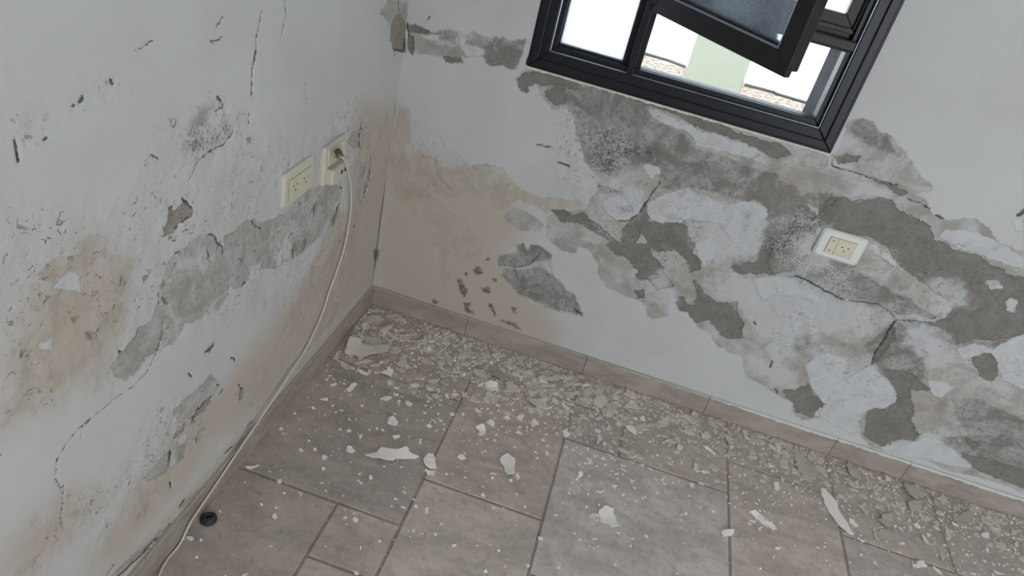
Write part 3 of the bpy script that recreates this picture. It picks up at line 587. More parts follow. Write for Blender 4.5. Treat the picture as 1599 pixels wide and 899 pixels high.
TILES = [(a_, b_, c_, d_, tuple(1.85 * (v * .7 + w_ * .3) for v, w_ in zip(t_, mean_t))) for a_, b_, c_, d_, t_ in TILES]
bm = bmesh.new(); cl = bm.loops.layers.float_color.new('tile')
def cbox(x0, x1, y0, y1, z0, z1, c, b=0.0):
    v = [bm.verts.new(p) for p in ((x0, y0, z0), (x1, y0, z0), (x1, y1, z0), (x0, y1, z0))]
    u = [bm.verts.new(p) for p in ((x0, y0, z1 - b), (x1, y0, z1 - b), (x1, y1, z1 - b), (x0, y1, z1 - b))]
    fs = [bm.faces.new(v[::-1])] + [bm.faces.new((v[i], v[(i + 1) % 4], u[(i + 1) % 4], u[i])) for i in range(4)]
    if b:
        s = [bm.verts.new(p) for p in ((x0 + b, y0 + b, z1), (x1 - b, y0 + b, z1), (x1 - b, y1 - b, z1), (x0 + b, y1 - b, z1))]
        fs += [bm.faces.new((u[i], u[(i + 1) % 4], s[(i + 1) % 4], s[i])) for i in range(4)] + [bm.faces.new(s)]
    else: fs.append(bm.faces.new(u))
    for f in fs:
        for l in f.loops: l[cl] = (*c, 1)
cbox(-.2, RX + .1, RY - .12, TW, -.10, -.0013, GR)
for x0, x1, y0, y1, c in TILES:
    g = 0.0031 + random.random() * 0.0010
    cbox(x0 + g, x1 - g, y0 + g, y1 - g, -.0022, 0, c, 0.0011)
o = obj('floor', bm, floor_mat); o['kind'] = 'structure'

# ------------------------------------------------------------------ skirting
def skirting_material():
    t = NT('stone_skirting'); co = t.n('ShaderNodeTexCoord').outputs['Object']
    mp = t.n('ShaderNodeMapping'); t.put(mp.inputs[0], co); mp.inputs['Scale'].default_value = (1, 1, 3)
    n1 = t.noise(mp.outputs[0], 9, 6, 0.6, 0.8); n2 = t.noise(co, 60, 5); n3 = t.noise(co, 30, 5, 0.7)
    c = t.mix(t.rng(n1, 0.3, 0.7), (0.275, 0.228, 0.198), (0.39, 0.33, 0.29))
    c = t.mix(t.rng(n2, 0.55, 0.8, 0, 0.4), c, (0.19, 0.16, 0.145))
    sep = t.n('ShaderNodeSeparateXYZ'); t.put(sep.inputs[0], co)
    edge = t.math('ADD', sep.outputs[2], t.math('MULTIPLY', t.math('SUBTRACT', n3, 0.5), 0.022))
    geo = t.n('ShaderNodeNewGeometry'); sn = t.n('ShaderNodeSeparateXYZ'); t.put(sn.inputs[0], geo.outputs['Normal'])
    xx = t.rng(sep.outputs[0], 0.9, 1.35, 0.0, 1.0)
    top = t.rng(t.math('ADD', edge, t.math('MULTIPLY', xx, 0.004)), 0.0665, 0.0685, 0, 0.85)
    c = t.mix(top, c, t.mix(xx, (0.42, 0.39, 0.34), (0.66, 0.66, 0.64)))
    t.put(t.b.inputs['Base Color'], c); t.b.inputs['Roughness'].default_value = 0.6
    t.bump(n2, 0.2, 0.001)
    return t.m
sk_mat = skirting_material()
SH, ST = 0.0705, 0.0085
def skirt(name, pieces):
    bm = bmesh.new()
    for b in pieces: box(bm, *b)
    o = obj(name, bm, sk_mat, bevel=0.0012); o['kind'] = 'structure'
js = [ST, 0.335, 0.735, 1.135, 1.535, 1.76, 2.16, 2.56, 2.96, 3.36, RX]
skirt('baseboard_back', [(a + .0005, b - .0005, -ST, 0.006, 0, SH) for a, b in zip(js[:-1], js[1:])])
js = [0.0, -.31, -.71, -1.11, -1.51, -1.91, -2.31, -2.71, -3.11, -3.51, -3.91, RY]
skirt('baseboard_left', [(-0.006, ST, b + .0005, a - .0005, 0, SH) for a, b in zip(js[:-1], js[1:])])

# ------------------------------------------------------------------ window
win = empty('window_1', (WX0, 0, WZ0)); win['kind'] = 'structure'
def wobj(name, bm, mat, parent=win, bevel=0.0015):
    for v in bm.verts: v.co -= Vector((WX0, 0, WZ0))
    return obj(name, bm, mat, parent, bevel=bevel)
bm = bmesh.new()
ring(bm, WX0, WX1, WZ0, WZ1, 0.0520, -0.004, 0.05)
ring(bm, WX0 + .006, WX1 - .006, WZ0 + .006, WZ1 - .006, 0.022, -0.009, -0.003)
wobj('outer_frame', bm, frame_mat, bevel=0.003)
bm = bmesh.new(); ring(bm, WX0 + .044, WX1 - .044, WZ0 + .044, WZ1 - .044, 0.022, 0.012, 0.062); wobj('inner_frame', bm, frame_mat)
bm = bmesh.new(); box(bm, .583, .618, .02, .062, WZ0 + .05, WZ1 - .05); box(bm, .592, .610, -.001, .02, WZ0 + .05, WZ1 - .05); wobj('mullion', bm, frame_mat)
bm = bmesh.new(); box(bm, .612, WX1 - .05, .004, .06, 1.127, 1.152); wobj('transom', bm, sash_mat, bevel=0.004)
# glazing beads and glass of the fixed lights
for nm, x0, x1, z0, z1 in (('left', .389, .592, .944, 1.845), ('right', .61, 1.088, .944, 1.135)):
    bm = bmesh.new(); ring(bm, x0, x1, z0, z1, 0.018 if nm == 'left' else 0.013, 0.024, 0.05)
    bd = wobj('glazing_bead', bm, frame_mat)
    bm = bmesh.new(); box(bm, x0 + .006, x1 - .006, .036, .040, z0 + .006, z1 - .006)
    wobj('fixed_pane', bm, frost_glass if nm == 'left' else glass_mat, bevel=0)
bm = bmesh.new(); ring(bm, .614, 1.092, 1.150, 1.856, 0.050, .030, .056); ring(bm, .626, 1.080, 1.162, 1.844, .012, .022, .032)
wobj('screen_frame', bm, sash_mat)
bm = bmesh.new(); box(bm, 1.083, 1.128, .056, TW + .02, WZ0 + .01, WZ1 - .01); wobj('outer_jamb', bm, simple('dark_blue_jamb', (0.022, 0.026, 0.036), 0.9, spec=0.05))
bm = bmesh.new(); box(bm, HX0, HX1, .062, TW + .03, WZ0 - .01, WZ0 + .002); wobj('outer_sill', bm, frame_mat)
# filler squeezed out under the frame
bm = bmesh.new()
n = 160; prev = None
for i in range(n + 1):
    x = WX0 + (WX1 - WX0) * i / n; d = 0.004 + 0.0035 * random.random()
    cur = [bm.verts.new(p) for p in ((x, 0.004, WZ0 - d), (x, -.0035, WZ0 - d * .8), (x, -.0045, WZ0 + .001), (x, .004, WZ0 + .001))]
    if prev:
        for k in range(4): bm.faces.new((prev[k], prev[(k + 1) % 4], cur[(k + 1) % 4], cur[k]))
    else: bm.faces.new(cur)
    prev = cur
bm.faces.new(prev[::-1]); wobj('filler_bead', bm, caulk_mat, bevel=0)
# the casement, hinged at the mullion and swung into the room
SW, SHH = 0.462, 0.745
hinge = Vector((.604, .004, 1.100))
sash_rot = Matrix.Rotation(math.radians(-49.0), 4, 'Z')
bm = bmesh.new()
ring(bm, 0, SW, 0, SHH, 0.043, -.004, .012)                # room-side flange
ring(bm, .010, SW - .010, .010, SHH - .010, 0.040, .012, .040)
sash = obj('casement_sash', bm, sash_mat, win, bevel=0.002)
sash.matrix_local = Matrix.Translation(hinge - Vector((WX0, 0, WZ0))) @ sash_rot
highlight_bead_mat = simple('painted_highlight_bead', (0.42, 0.47, 0.56), 0.28, 0.8)  # pale blue metal paints highlight lines on sash bead and frame lip
bm = bmesh.new(); ring(bm, .0425, SW - .0425, .0425, SHH - .0425, 0.0038, -.0025, .0118); obj('sash_bead_highlight', bm, highlight_bead_mat, sash, bevel=0.0012)
bm = bmesh.new(); ring(bm, WX0 + .050, WX1 - .050, WZ0 + .050, WZ1 - .050, 0.0035, -.001, .010); wobj('frame_lip_highlight', bm, highlight_bead_mat, bevel=0.001)  # thin ring added to draw the bright line along the lip
bm = bmesh.new(); box(bm, .046, SW - .046, .022, .026, .046, SHH - .046); obj('sash_pane', bm, sash_glass, sash)
bm = bmesh.new(); box(bm, SW - .040, SW - .015, -.012, -.004, .38, .44); box(bm, SW - .034, SW - .021, -.03, -.012, .405, .418); box(bm, SW - .036, SW - .019, -.042, -.030, .30, .42)
obj('sash_handle', bm, frame_mat, sash, bevel=0.002)

# ------------------------------------------------------------------ sockets
def socket_module(bm_face, bm_hole, u, v, depth, place, s=0.0225):
    pass
def holes(parent, pts, r, axis, face, mat=hole_mat, nm='pin_hole', dirn=-1):
    for (u, v) in pts:
        bm = bmesh.new()
        if axis == 'y': cyl(bm, (u, face - .0003, v), (u, face + .004, v), r, n=16)
        else: cyl(bm, (face + .0003, u, v), (face - .004, u, v), r, n=16)
        obj(nm, bm, mat, parent)
def disc_ring(u, v, r0, r1, axis, face, h, mat, parent, nm='socket_rim'):
    bm = bmesh.new(); n = 40; L = []
    for (r, d) in ((r1, 0), (r1, h), (r0, h), (r0, 0)):
        q = []
        for i in range(n):
            a = 2 * math.pi * i / n; p = (u + r * math.cos(a), v + r * math.sin(a))
            q.append(bm.verts.new((p[0], face - d, p[1]) if axis == 'y' else (face + d, p[0], p[1])))
        L.append(q)
    for k in range(4):
        for i in range(n):
            j = (i + 1) % n; bm.faces.new((L[k][i], L[k][j], L[(k + 1) % 4][j], L[(k + 1) % 4][i]))
    return obj(nm, bm, mat, parent, smooth=False)
# single socket on the back wall
PW, PH = .121, .082
pc = on_back(1311.2, 384.0)
sx, sz = pc[0], pc[2]
s1 = tag(empty('wall_socket', (sx, 0, sz)), 'white single wall socket with a yellowed three-pin insert below the window', 'socket')
bm = bmesh.new(); prism(bm, rrect(-PW / 2, PW / 2, -PH / 2, PH / 2, .012), 'y', -.0105, 0.002, .006, .005); obj('cover_plate', bm, plate_mat, s1, bevel=.001)
bm = bmesh.new(); prism(bm, rrect(-.0352, .0352, -.0237, .0237, .001), 'y', -.0108, -.009); obj('insert_gap', bm, gap_mat, s1)
bm = bmesh.new(); prism(bm, rrect(-.0343, -.0122, -.0228, .0228, .001), 'y', -.0125, -.009, .0006, .0006); bl = obj('blank_module', bm, cream_mat, s1)
for v in (-.0145, .0145):
    bm = bmesh.new(); cyl(bm, (-.0232, -.0125, v), (-.0232, -.0137, v), .0034, n=20); obj('screw', bm, screw_mat, bl)
bm = bmesh.new(); prism(bm, rrect(-.0115, .0343, -.0228, .0228, .001), 'y', -.0125, -.009, .0006, .0006); sm = obj('socket_module', bm, cream_mat, s1)
disc_ring(.0114, 0, .0186, .0196, 'y', -.0125, .0007, cream_mat, sm)
holes(sm, [(.0035, .004), (.0193, .004), (.0114, -.0065)], .0021, 'y', -.0125)
# double socket on the left wall
yc, zc = -.570, .671
s2 = tag(empty('wall_socket', (0, yc, zc)), 'aged cream double wall socket on the left wall beside the occupied outlet', 'socket')
bm = bmesh.new(); prism(bm, rrect(-.068, .068, -.041, .041, .010), 'x', .0115, -.003, .006, -.005); obj('cover_plate', bm, aged_mat, s2, bevel=.001)
bm = bmesh.new(); prism(bm, rrect(-.0472, .0472, -.0237, .0237, .001), 'x', .0117, .009); obj('insert_gap', bm, gap_mat, s2)
for u in (-.0232, .0232):
    bm = bmesh.new(); prism(bm, rrect(u - .0227, u + .0227, -.0228, .0228, .001), 'x', .0132, .009, .0006, -.0006); sm = obj('socket_module', bm, cream_mat, s2)
    disc_ring(u, 0, .0165, .0188, 'x', .0132, .0009, aged_mat, sm)
    holes(sm, [(u - .0075, .004), (u + .0075, .004), (u, -.007)], .0021, 'x', .0132)
# occupied outlet nearer the corner
yc2, zc2 = -.392, .658
s3 = tag(empty('wall_outlet', (0, yc2, zc2)), 'aged cream wall outlet nearest the corner, holding a dark plug above two small ports', 'outlet')
bm = bmesh.new(); prism(bm, rrect(-.060, .055, -.047, .050, .006), 'x', .010, -.003, .004, -.004); obj('cover_plate', bm, aged_mat, s3, bevel=.001)
bm = bmesh.new(); prism(bm, rrect(-.046, .040, .002, .044, .003), 'x', .0135, .009, .001, -.001); sm = obj('socket_module', bm, cream_mat, s3)
disc_ring(-.003, .023, .0165, .0188, 'x', .0135, .0009, aged_mat, sm)
holes(sm, [(-.015, .015), (-.006, .011)], .0024, 'x', .0135)
bm = bmesh.new(); prism(bm, rrect(-.050, .044, -.044, -.004, .005), 'x', .028, .009, .004, -.004); ad = obj('port_block', bm, aged_mat, s3, bevel=.0015)
for u in (-.002, .017):
    bm = bmesh.new(); prism(bm, rrect(u - .0045, u + .0045, -.028, -.018, .001), 'x', .0283, .024); obj('port', bm, hole_mat, ad)
p0 = Vector((.0145, yc2 - .003, zc2 + .025)); 
tip = Vector(on_left(532, 245, .050))
bm = bmesh.new(); cyl(bm, p0, tip, .0085, .0070, n=28); 
cable_root = tag(empty('plugged_cable', (0, 0, 0)), 'thin cream cable with a dark round plug, hanging from the outlet over the left skirting', 'cable')
obj('power_plug', bm, plug_mat, cable_root, bevel=.0015)['label'] = 'dark brown round plug'
# cable
cp = [tuple(tip + (tip - p0).normalized() * .001), tuple(tip + Vector((.006, .006, -.006)))]
for (u, v, x) in ((543, 268, .030), (548, 298, .016), (547, 333, .009), (539, 380, .007), (527, 420, .007), (513.5, 457, .007), (503, 490, .007), (480, 540, .007), (458, 575, .009), (440, 603, .0125), (400, 663, .0135), (366, 713, .0135), (332.5, 763, .0135), (299, 813, .0145)):
    cp.append(tuple(on_left(u, v, x)))
for (u, v) in ((276, 846), (259, 873), (248, 899), (238, 930), (233, 960)):
    q = on_floor(u, v, .0035); q[0] = max(q[0], .0135); cp.append(tuple(q))
tube('cord', cp, .0023, cable_mat, cable_root)
# rubber ring
rc = on_floor(320.5, 810); rc[0] = max(rc[0], .030)
bm = bmesh.new(); prof = [(.0065, .001), (.0165, .0), (.0178, .002), (.0178, .006), (.0150, .0085), (.0115, .0095), (.0100, .0125), (.0075, .0128), (.0062, .0115)]
n = 40; L = [[bm.verts.new((r * math.cos(2 * math.pi * i / n), r * math.sin(2 * math.pi * i / n), z)) for i in range(n)] for r, z in prof]
for k in range(len(L)):
    for i in range(n):
        j = (i + 1) % n; bm.faces.new((L[k][i], L[k][j], L[(k + 1) % len(L)][j], L[(k + 1) % len(L)][i]))
rg = obj('rubber_grommet', bm, rubber_mat, smooth=True); rg.location = (rc[0], rc[1], 0)
tag(rg, 'small black rubber ring lying on the floor beside the cream cable', 'grommet')

# ------------------------------------------------------------------ flakes of paint on the floor
def chip_material(name, a, b, dirt=0.45):
    t = NT(name); co = t.n('ShaderNodeTexCoord').outputs['Object']
    oi = t.n('ShaderNodeObjectInfo').outputs['Random']
    c = t.mix(oi, a, b)
    c = t.mix(t.rng(t.noise(co, 90, 5, 0.65), 0.5, 0.75, 0, dirt), c, tuple(v * 0.72 for v in a))
    t.put(t.b.inputs['Base Color'], c); t.b.inputs['Roughness'].default_value = 0.8; t.b.inputs['Specular IOR Level'].default_value = 0.25
    t.bump(t.noise(co, 160, 4), 0.3, 0.0006)
    return t.m
chip_white = chip_material('flake_white', (0.97, 0.935, 0.885), (0.93, 0.895, 0.845), 0.12)
chip_dusty = chip_material('flake_dusty', (0.58, 0.53, 0.465), (0.76, 0.71, 0.64))
chip_tan = chip_material('flake_tan', (0.48, 0.44, 0.375), (0.58, 0.535, 0.465))
def ragged(P, k=2, j=0.12):
    out = []
    for i in range(len(P)):
        a = np.array(P[i]); b = np.array(P[(i + 1) % len(P)]); L = np.hypot(*(b - a)); n_ = np.array([-(b - a)[1], (b - a)[0]]) / (L + 1e-9)
        out.append(tuple(a))
        for q in range(1, k + 1):
            out.append(tuple(a + (b - a) * (q / (k + 1)) + n_ * L * random.uniform(-j, j)))
    return out
def chip_mesh(bm, P, th, curl, tilt, z0):
    """thin flake with outline P (2D, metres, about its own centre), bent along one axis"""
    P = ragged(P)
    ang = random.uniform(0, math.pi); ca, sa = math.cos(ang), math.sin(ang)
    R = max(np.hypot(*p) for p in P) + 1e-6
    ta = random.uniform(0, 6.28)
    def h(p):
        u = (p[0] * ca + p[1] * sa) / R
        return curl * u * u + tilt * ((p[0] * math.cos(ta) + p[1] * math.sin(ta)) / R + 1) * 0.5
    A = [bm.verts.new((p[0], p[1], z0 + h(p) + th)) for p in P]; B = [bm.verts.new((p[0], p[1], z0 + h(p))) for p in P]
    ca_ = bm.verts.new((sum(p[0] for p in P) / len(P), sum(p[1] for p in P) / len(P), z0 + h((0, 0)) + th))
    n_ = len(P)
    try:
        f = bm.faces.new(A); bm.faces.new(B[::-1])
    except ValueError: pass
    bm.verts.remove(ca_)
    for i in range(n_): bm.faces.new((A[i], B[i], B[(i + 1) % n_], A[(i + 1) % n_]))
def place_flake(name, P, mat, th, curl, tilt, z0):
    P = np.array(P); c = P.mean(0)
    bm = bmesh.new(); chip_mesh(bm, [tuple(p - c) for p in P], th, curl, tilt, 0.0)
    bmesh.ops.triangulate(bm, faces=[f for f in bm.faces if len(f.verts) > 4])
    o = obj(name, bm, mat); o.location = (c[0], c[1], z0); return o
T = [  # (outline, colour w/d/t, own label or None)
 ("r 1195,293 1240,280 1275,250 1395,247 1420,275 1458,290 1440,298 1345,300 1335,312 1230,305", 'w', 'longest white shard on the dark tile, pointed at both ends, left of the split flake'),
 ("r 1480,300 1500,275 1525,280 1542,345 1510,348 1485,333", 'w', 'upper, larger half of a split white paint flake just right of the long white shard'),
 ("r 1488,350 1535,358 1530,382 1500,375", 'w', 'lower, smaller half of the split white flake right of the long white shard'),
 ("r 1108,240 1125,237 1152,258 1130,272 1110,262", 'w', 'rounded white flake a little left of and above the long white shard'),
 ("r 990,285 1005,277 1020,287 1012,303 995,300", 'w', 'small round pale flake second to the left of the long white shard'),
 ("r 625,335 690,322 690,335 650,346 630,342", 'w', 'narrow pale sliver at the head of the grout line beside the left skirting'),
 ("r 755,565 770,560 782,575 770,588 755,580", 'w', 'round pale crumb alone on the tile right of the black rubber ring'),
 ("r 350,672 370,668 378,685 365,692 350,688", 'w', 'round pale crumb below the black rubber ring, just right of the cable'),
 ("r 318,676 336,680 330,688 318,684", 'w', None),
 ("r 1305,130 1312,100 1335,93 1345,118 1358,128 1345,142", 'w', 'chunky white flake directly above the long white shard'),
 ("r 1140,585 1150,575 1167,585 1160,602 1143,598", 'w', 'small white flake alone on the smallest square tile'),
 ("r 775,405 795,395 798,410 783,417", 'w', None), ("r 1165,402 1190,412 1178,423", 'w', None), ("r 1395,20 1425,30 1420,45 1400,42", 'w', None),
 ("r 1488,535 1500,530 1502,555 1488,563", 'w', None), ("r 1330,190 1362,185 1362,197 1340,207", 'w', None), ("r 1145,838 1165,838 1168,855 1150,855", 'w', None),
 ("r 1108,160 1130,155 1132,168 1115,170", 'w', None), ("r 980,412 1000,408 1000,420", 'w', None), ("r 495,545 505,545 512,556 502,557", 'w', None), ("r 875,455 895,460 890,466", 'w', None),
 ("r 1370,525 1395,530 1390,538", 'w', None), ("r 750,130 775,125 770,138", 'w', None), ("r 785,150 800,145 805,158 790,160", 'w', None), ("r 880,250 895,245 905,262 888,262", 'w', None),
 ("r 1380,450 1395,460 1392,468", 'w', None), ("r 1218,380 1230,375 1232,390 1222,390", 'w', None), ("r 655,255 668,262 660,266", 'w', None), ("r 1170,182 1185,182 1180,202 1170,198", 'w', None),
 ("s 398,168 432,142 468,165 465,235 430,240 420,215", 'w', 'largest five-sided white flake in the middle of the reddish tile'),
 ("s 468,235 480,222 490,250 475,255", 'w', 'small white flake touching the lower right of the five-sided white flake'),
 ("s 438,255 450,250 458,260 445,264", 'w', None), ("s 212,155 225,143 248,155 240,163", 'w', 'small white flake between the split flake and the five-sided flake'),
 ("s 843,390 870,375 908,385 920,445 932,465 900,470 850,440", 'w', 'ragged white flake lying in the middle of the blue-grey tile'),
 ("s 790,410 825,408 825,425 800,428", 'd', 'dull oval flake just left of the ragged white flake on the blue-grey tile'),
 ("s 900,278 925,278 912,303", 'w', 'white triangular flake pointing down near the top of the blue-grey tile'),
 ("s 745,245 755,218 770,225 765,243", 'w', 'small upright white flake at the upper left of the blue-grey tile'),
 ("s 1243,272 1265,272 1265,290 1250,293", 'w', 'small shield-shaped white flake at the upper right of the blue-grey tile'),
 ("s 1382,488 1442,487 1440,500 1415,508 1390,512", 'w', 'flat white flake lying across the grout at the lower right of the blue-grey tile'),
 ("s 685,35 700,30 712,60 690,70", 'w', 'white flake at the top end of the grout line left of the blue-grey tile'),
 ("s 72,383 80,400 66,405", 'w', None), ("s 130,450 148,447 142,458", 'w', None), ("s 188,545 210,540 205,550 190,555", 'w', None), ("s 415,640 430,638 425,650", 'w', None),
 ("s 640,412 660,412 655,420", 'w', None), ("s 830,303 862,303 860,310 832,310", 'w', None), ("s 570,510 590,508 592,525 575,525", 'w', None), ("s 795,545 805,550 800,562", 'w', None),
 ("s 750,518 765,522 758,528", 'w', None), ("s 240,240 255,245 245,250", 'w', None), ("s 985,260 1000,258 990,267", 'w', None),
 ("s 1510,400 1530,398 1598,440 1595,470 1560,440", 'w', 'white elongated flake on the right-hand beige tile, top of its broken cluster'),
 ("q 325,335 345,333 430,430 470,520 525,610 520,625 440,570 370,480 345,400", 'w', 'largest smooth white shard, leaf shaped, lying across the grout at the right'),
 ("q 150,125 200,115 225,180 290,185 310,230 285,260 270,305 230,280 180,220", 't', 'big tan plaster flake just above the leaf-shaped white shard'),
 ("q 845,300 880,310 930,340 960,395 900,400 860,370", 't', 'tan plaster flake with a dark broken corner, close to the right end of the skirting'),
 ("q 870,420 960,425 935,470 890,490 870,450", 't', 'tan plaster flake directly below the one with the dark broken corner'),
 ("q 675,535 720,500 770,495 775,570 740,585", 't', 'tan four-sided flake right of the leaf-shaped white shard'),
 ("q 500,515 530,530 565,570 535,575 505,545", 'w', 'small white flake tucked against the lower right of the leaf-shaped shard'),
 ("q 555,435 590,445 625,500 590,480", 'd', 'slanted pale flake upper right of the leaf-shaped white shard'),
 ("q 30,300 55,295 70,330 50,350 35,330", 'w', 'upright white flake left of the tan and leaf-shaped flakes'),
 ("q 890,805 960,795 985,830 950,825 900,830", 'w', 'white jagged flake near the bottom edge of the floor at the right'),
 ("q 1325,620 1370,610 1380,640 1340,640", 'w', 'isolated white flake at the far right of the floor below the skirting'),
 ("q 955,630 1025,685 1015,695 965,660", 'd', None), ("q 480,190 500,170 570,240 565,275 510,255", 't', 'darkest tan flake lying close under the skirting right of the big tan flake'),
 ("q 1200,490 1240,480 1290,520 1270,540 1200,570 1145,540", 't', 'broad tan flake with crumbly left side near the right end of the skirting'),
 ("q 495,480 540,500 520,510", 'd', None), ("q 1405,840 1475,870 1420,865", 'w', None), ("q 1065,740 1100,770 1085,795", 'd', None), ("q 440,185 480,190 475,205", 't', None),
 ("q 1030,825 1060,840 1090,870 1060,860", 'w', None), ("q 270,385 330,400 320,415", 'd', None), ("q 305,450 350,460 360,490", 'd', None), ("q 1030,400 1060,410 1090,440 1060,450 1030,430", 't', None),
 ("q 650,610 690,655 670,655", 'd', None), ("q 550,580 600,615 570,605", 'd', None), ("q 690,590 730,590 730,620 700,615", 'd', None), ("q 900,550 930,545 950,580 920,580", 'w', None), ("q 975,415 1020,450 1000,450", 'd', None), ("q 1140,540 1190,560 1185,575 1150,560", 'w', None),
 ("q 1255,855 1300,870 1290,878", 'w', None), ("q 1105,725 1130,750 1120,760", 'd', None), ("q 36,700 75,698 70,712 40,712", 'w', None), ("q 25,760 38,755 35,780", 'w', None),
 ("l 225,455 260,445 360,520 355,530 310,520", 'w', None), ("l 345,530 380,520 415,575 390,585", 'w', None), ("l 225,505 275,515 265,530", 'w', None), ("l 205,525 240,535 235,545", 'w', None), ("l 290,560 305,560 305,580 292,578", 'w', None),
 ("l 215,35 240,32 275,65 250,65", 'd', None), ("l 405,45 435,50 440,85 425,80", 'd', None), ("l 160,95 195,105 185,118 165,112", 'd', None), ("l 310,190 345,205 375,235 340,225", 'd', None), ("l 440,195 475,215 465,245 450,230", 'd', None),
 ("l 915,455 975,480 960,490 925,475", 'd', None), ("l 885,365 915,370 910,382 890,380", 'd', None), ("l 915,285 1000,305 985,312 930,300", 'd', None),
 ("m 625,290 680,265 720,310 710,330 650,335", 'd', 'layered pale flake lying under the skirting, upper middle of the floor'),
 ("m 220,150 270,155 300,200 290,225 240,205", 'd', 'lower rounded flake of the big heap under the skirting'), ("m 130,140 160,90 220,100 240,140 200,190 140,160", 'd', None), ("m 130,20 180,0 225,40 200,80 150,60", 'd', None),
 ("m 380,340 420,320 450,340 465,395 440,385", 'w', None), ("m 495,265 520,245 540,285 520,290", 'w', None), ("m 375,175 420,130 500,190 460,205", 'd', None), ("m 360,80 400,55 440,60 430,110 380,100", 'd', None), ("m 345,220 380,220 425,245 400,250", 'd', None),
 ("m 15,245 50,240 105,295 80,300", 'd', None), ("m 140,345 190,365 180,380 150,370", 'w', None), ("m 275,250 325,265 320,285 290,285", 'd', None), ("m 185,295 215,320 215,340", 'd', None), ("m 10,685 35,675 50,710 20,720", 'w', None),
 ("m 985,490 1010,490 1085,545 1060,550", 'w', 'straight narrow white sliver on the tile above the blue-grey one'),
 ("m 1130,390 1180,430 1255,440 1240,465 1190,460", 'd', None), ("m 1340,545 1370,545 1410,570 1370,575", 'd', None), ("m 0,140 50,130 70,150 20,165", 'd', None), ("m 565,330 620,320 600,335", 'd', None), ("m 875,470 935,495 920,500", 'd', None),
 ("m 705,480 725,455 735,480 715,495", 'd', None), ("m 585,565 600,555 605,585", 'w', None), ("m 500,625 530,630 515,645", 'w', None), ("m 555,645 595,665 570,665", 'w', None), ("m 420,760 450,745 455,755 435,768", 'w', None), ("m 290,700 340,690 320,708", 'w', None),
 ("m 175,835 210,830 210,842 178,843", 'w', None), ("m 180,765 200,765 200,785", 'w', None), ("m 650,740 680,745 670,755", 'w', None), ("m 1350,480 1385,480 1375,500", 'd', None), ("m 1190,490 1225,485 1210,500", 'w', None), ("m 1270,610 1310,620 1290,630", 'w', None), ("m 1450,710 1498,735 1470,745", 'd', None),
 ("m 345,650 395,690 370,680", 'w', None), ("m 75,575 120,590 120,625 95,610", 'w', None), ("m 5,620 35,625 30,638", 'w', None), ("m 370,430 400,420 400,455 380,460", 'd', None), ("m 325,575 355,580 350,595", 'd', None), ("m 400,595 460,615 440,618", 'd', None),
 ("k 845,220 860,205 945,240 935,275 905,275", 't', 'lifted tan flake throwing a dark edge, near the middle of the litter under the skirting'),
 ("k 780,290 830,285 880,305 885,350 850,355 830,370 800,345", 'w', 'broad white flake just below the lifted tan flake'), ("k 722,325 775,285 765,305 735,328", 'w', None),
 ("k 90,150 145,80 175,100 180,150 130,175", 'd', None), ("k 5,215 45,175 65,205 55,245", 'w', None), ("k 80,170 160,190 165,210 130,210", 'd', None), ("k 195,310 240,292 275,305 265,330 225,328", 'w', None), ("k 165,240 210,255 210,275 180,265", 'd', None),
 ("k 165,450 185,428 220,465 195,470", 'w', None), ("k 20,590 60,555 110,600 95,630 50,610", 'w', None), ("k 65,715 110,700 125,712 80,735", 'w', None), ("k 0,395 60,400 35,425 0,425", 'w', None), ("k 470,380 500,372 505,410 480,412", 'w', None),
 ("k 520,375 570,375 560,395", 'w', None), ("k 705,490 760,510 745,528 710,515", 'w', None), ("k 710,640 770,625 790,680 770,705 725,705 740,680", 'w', 'notched white flake at the top of the reddish tile'),
 ("k 790,600 830,578 862,610 850,635", 'w', 'white flake just above the notched one at the top of the reddish tile'), ("k 1025,555 1070,530 1095,545 1075,585 1045,580", 'w', 'heart-shaped white flake above the reddish tile'),
 ("k 1145,630 1165,570 1195,600 1170,640", 'w', None), ("k 925,565 955,548 985,575", 'w', None), ("k 1110,415 1200,420 1260,420 1260,490 1180,475 1130,455", 'd', None), ("k 1210,370 1260,370 1270,410 1220,410", 'd', None), ("k 1265,450 1310,515 1280,500", 'd', None),
 ("k 860,430 905,475 870,475", 'w', None), ("k 920,455 990,440 980,455 940,465", 'd', None), ("k 1240,255 1330,230 1420,250 1450,275 1340,275 1300,285", 'd', None), ("k 1110,290 1150,280 1190,310 1150,330", 'd', None), ("k 325,625 350,610 375,630 350,642", 'w', None),
 ("k 335,280 400,260 430,265 410,290 350,290", 'd', None), ("k 320,130 370,125 380,150 330,145", 'd', None), ("k 600,130 680,140 650,160 600,150", 'd', None), ("k 410,140 450,165 470,190 440,185", 'd', None), ("k 440,250 510,215 520,240", 'd', None),
 ("k 570,870 610,850 635,885 590,885", 'w', None), ("k 510,525 550,525 545,545 520,545", 'w', None), ("k 940,280 1000,300 1060,350 1020,360 960,320", 'd', None), ("k 1010,420 1060,380 1050,410", 'd', None), ("k 910,400 970,390 960,420 930,425", 'd', None), ("k 800,390 840,420 830,445", 'd', None),
 ("k 1380,440 1440,490 1420,500 1395,480", 'w', None), ("k 1385,500 1415,540 1400,540", 'd', None), ("k 1450,550 1495,575 1470,575", 'd', None), ("k 1240,590 1265,610 1250,612", 'w', None), ("k 1020,675 1045,660 1075,690 1050,690", 'w', None), ("k 700,180 750,190 740,205 710,200", 'd', None), ("k 760,165 800,185 780,195", 'd', None),
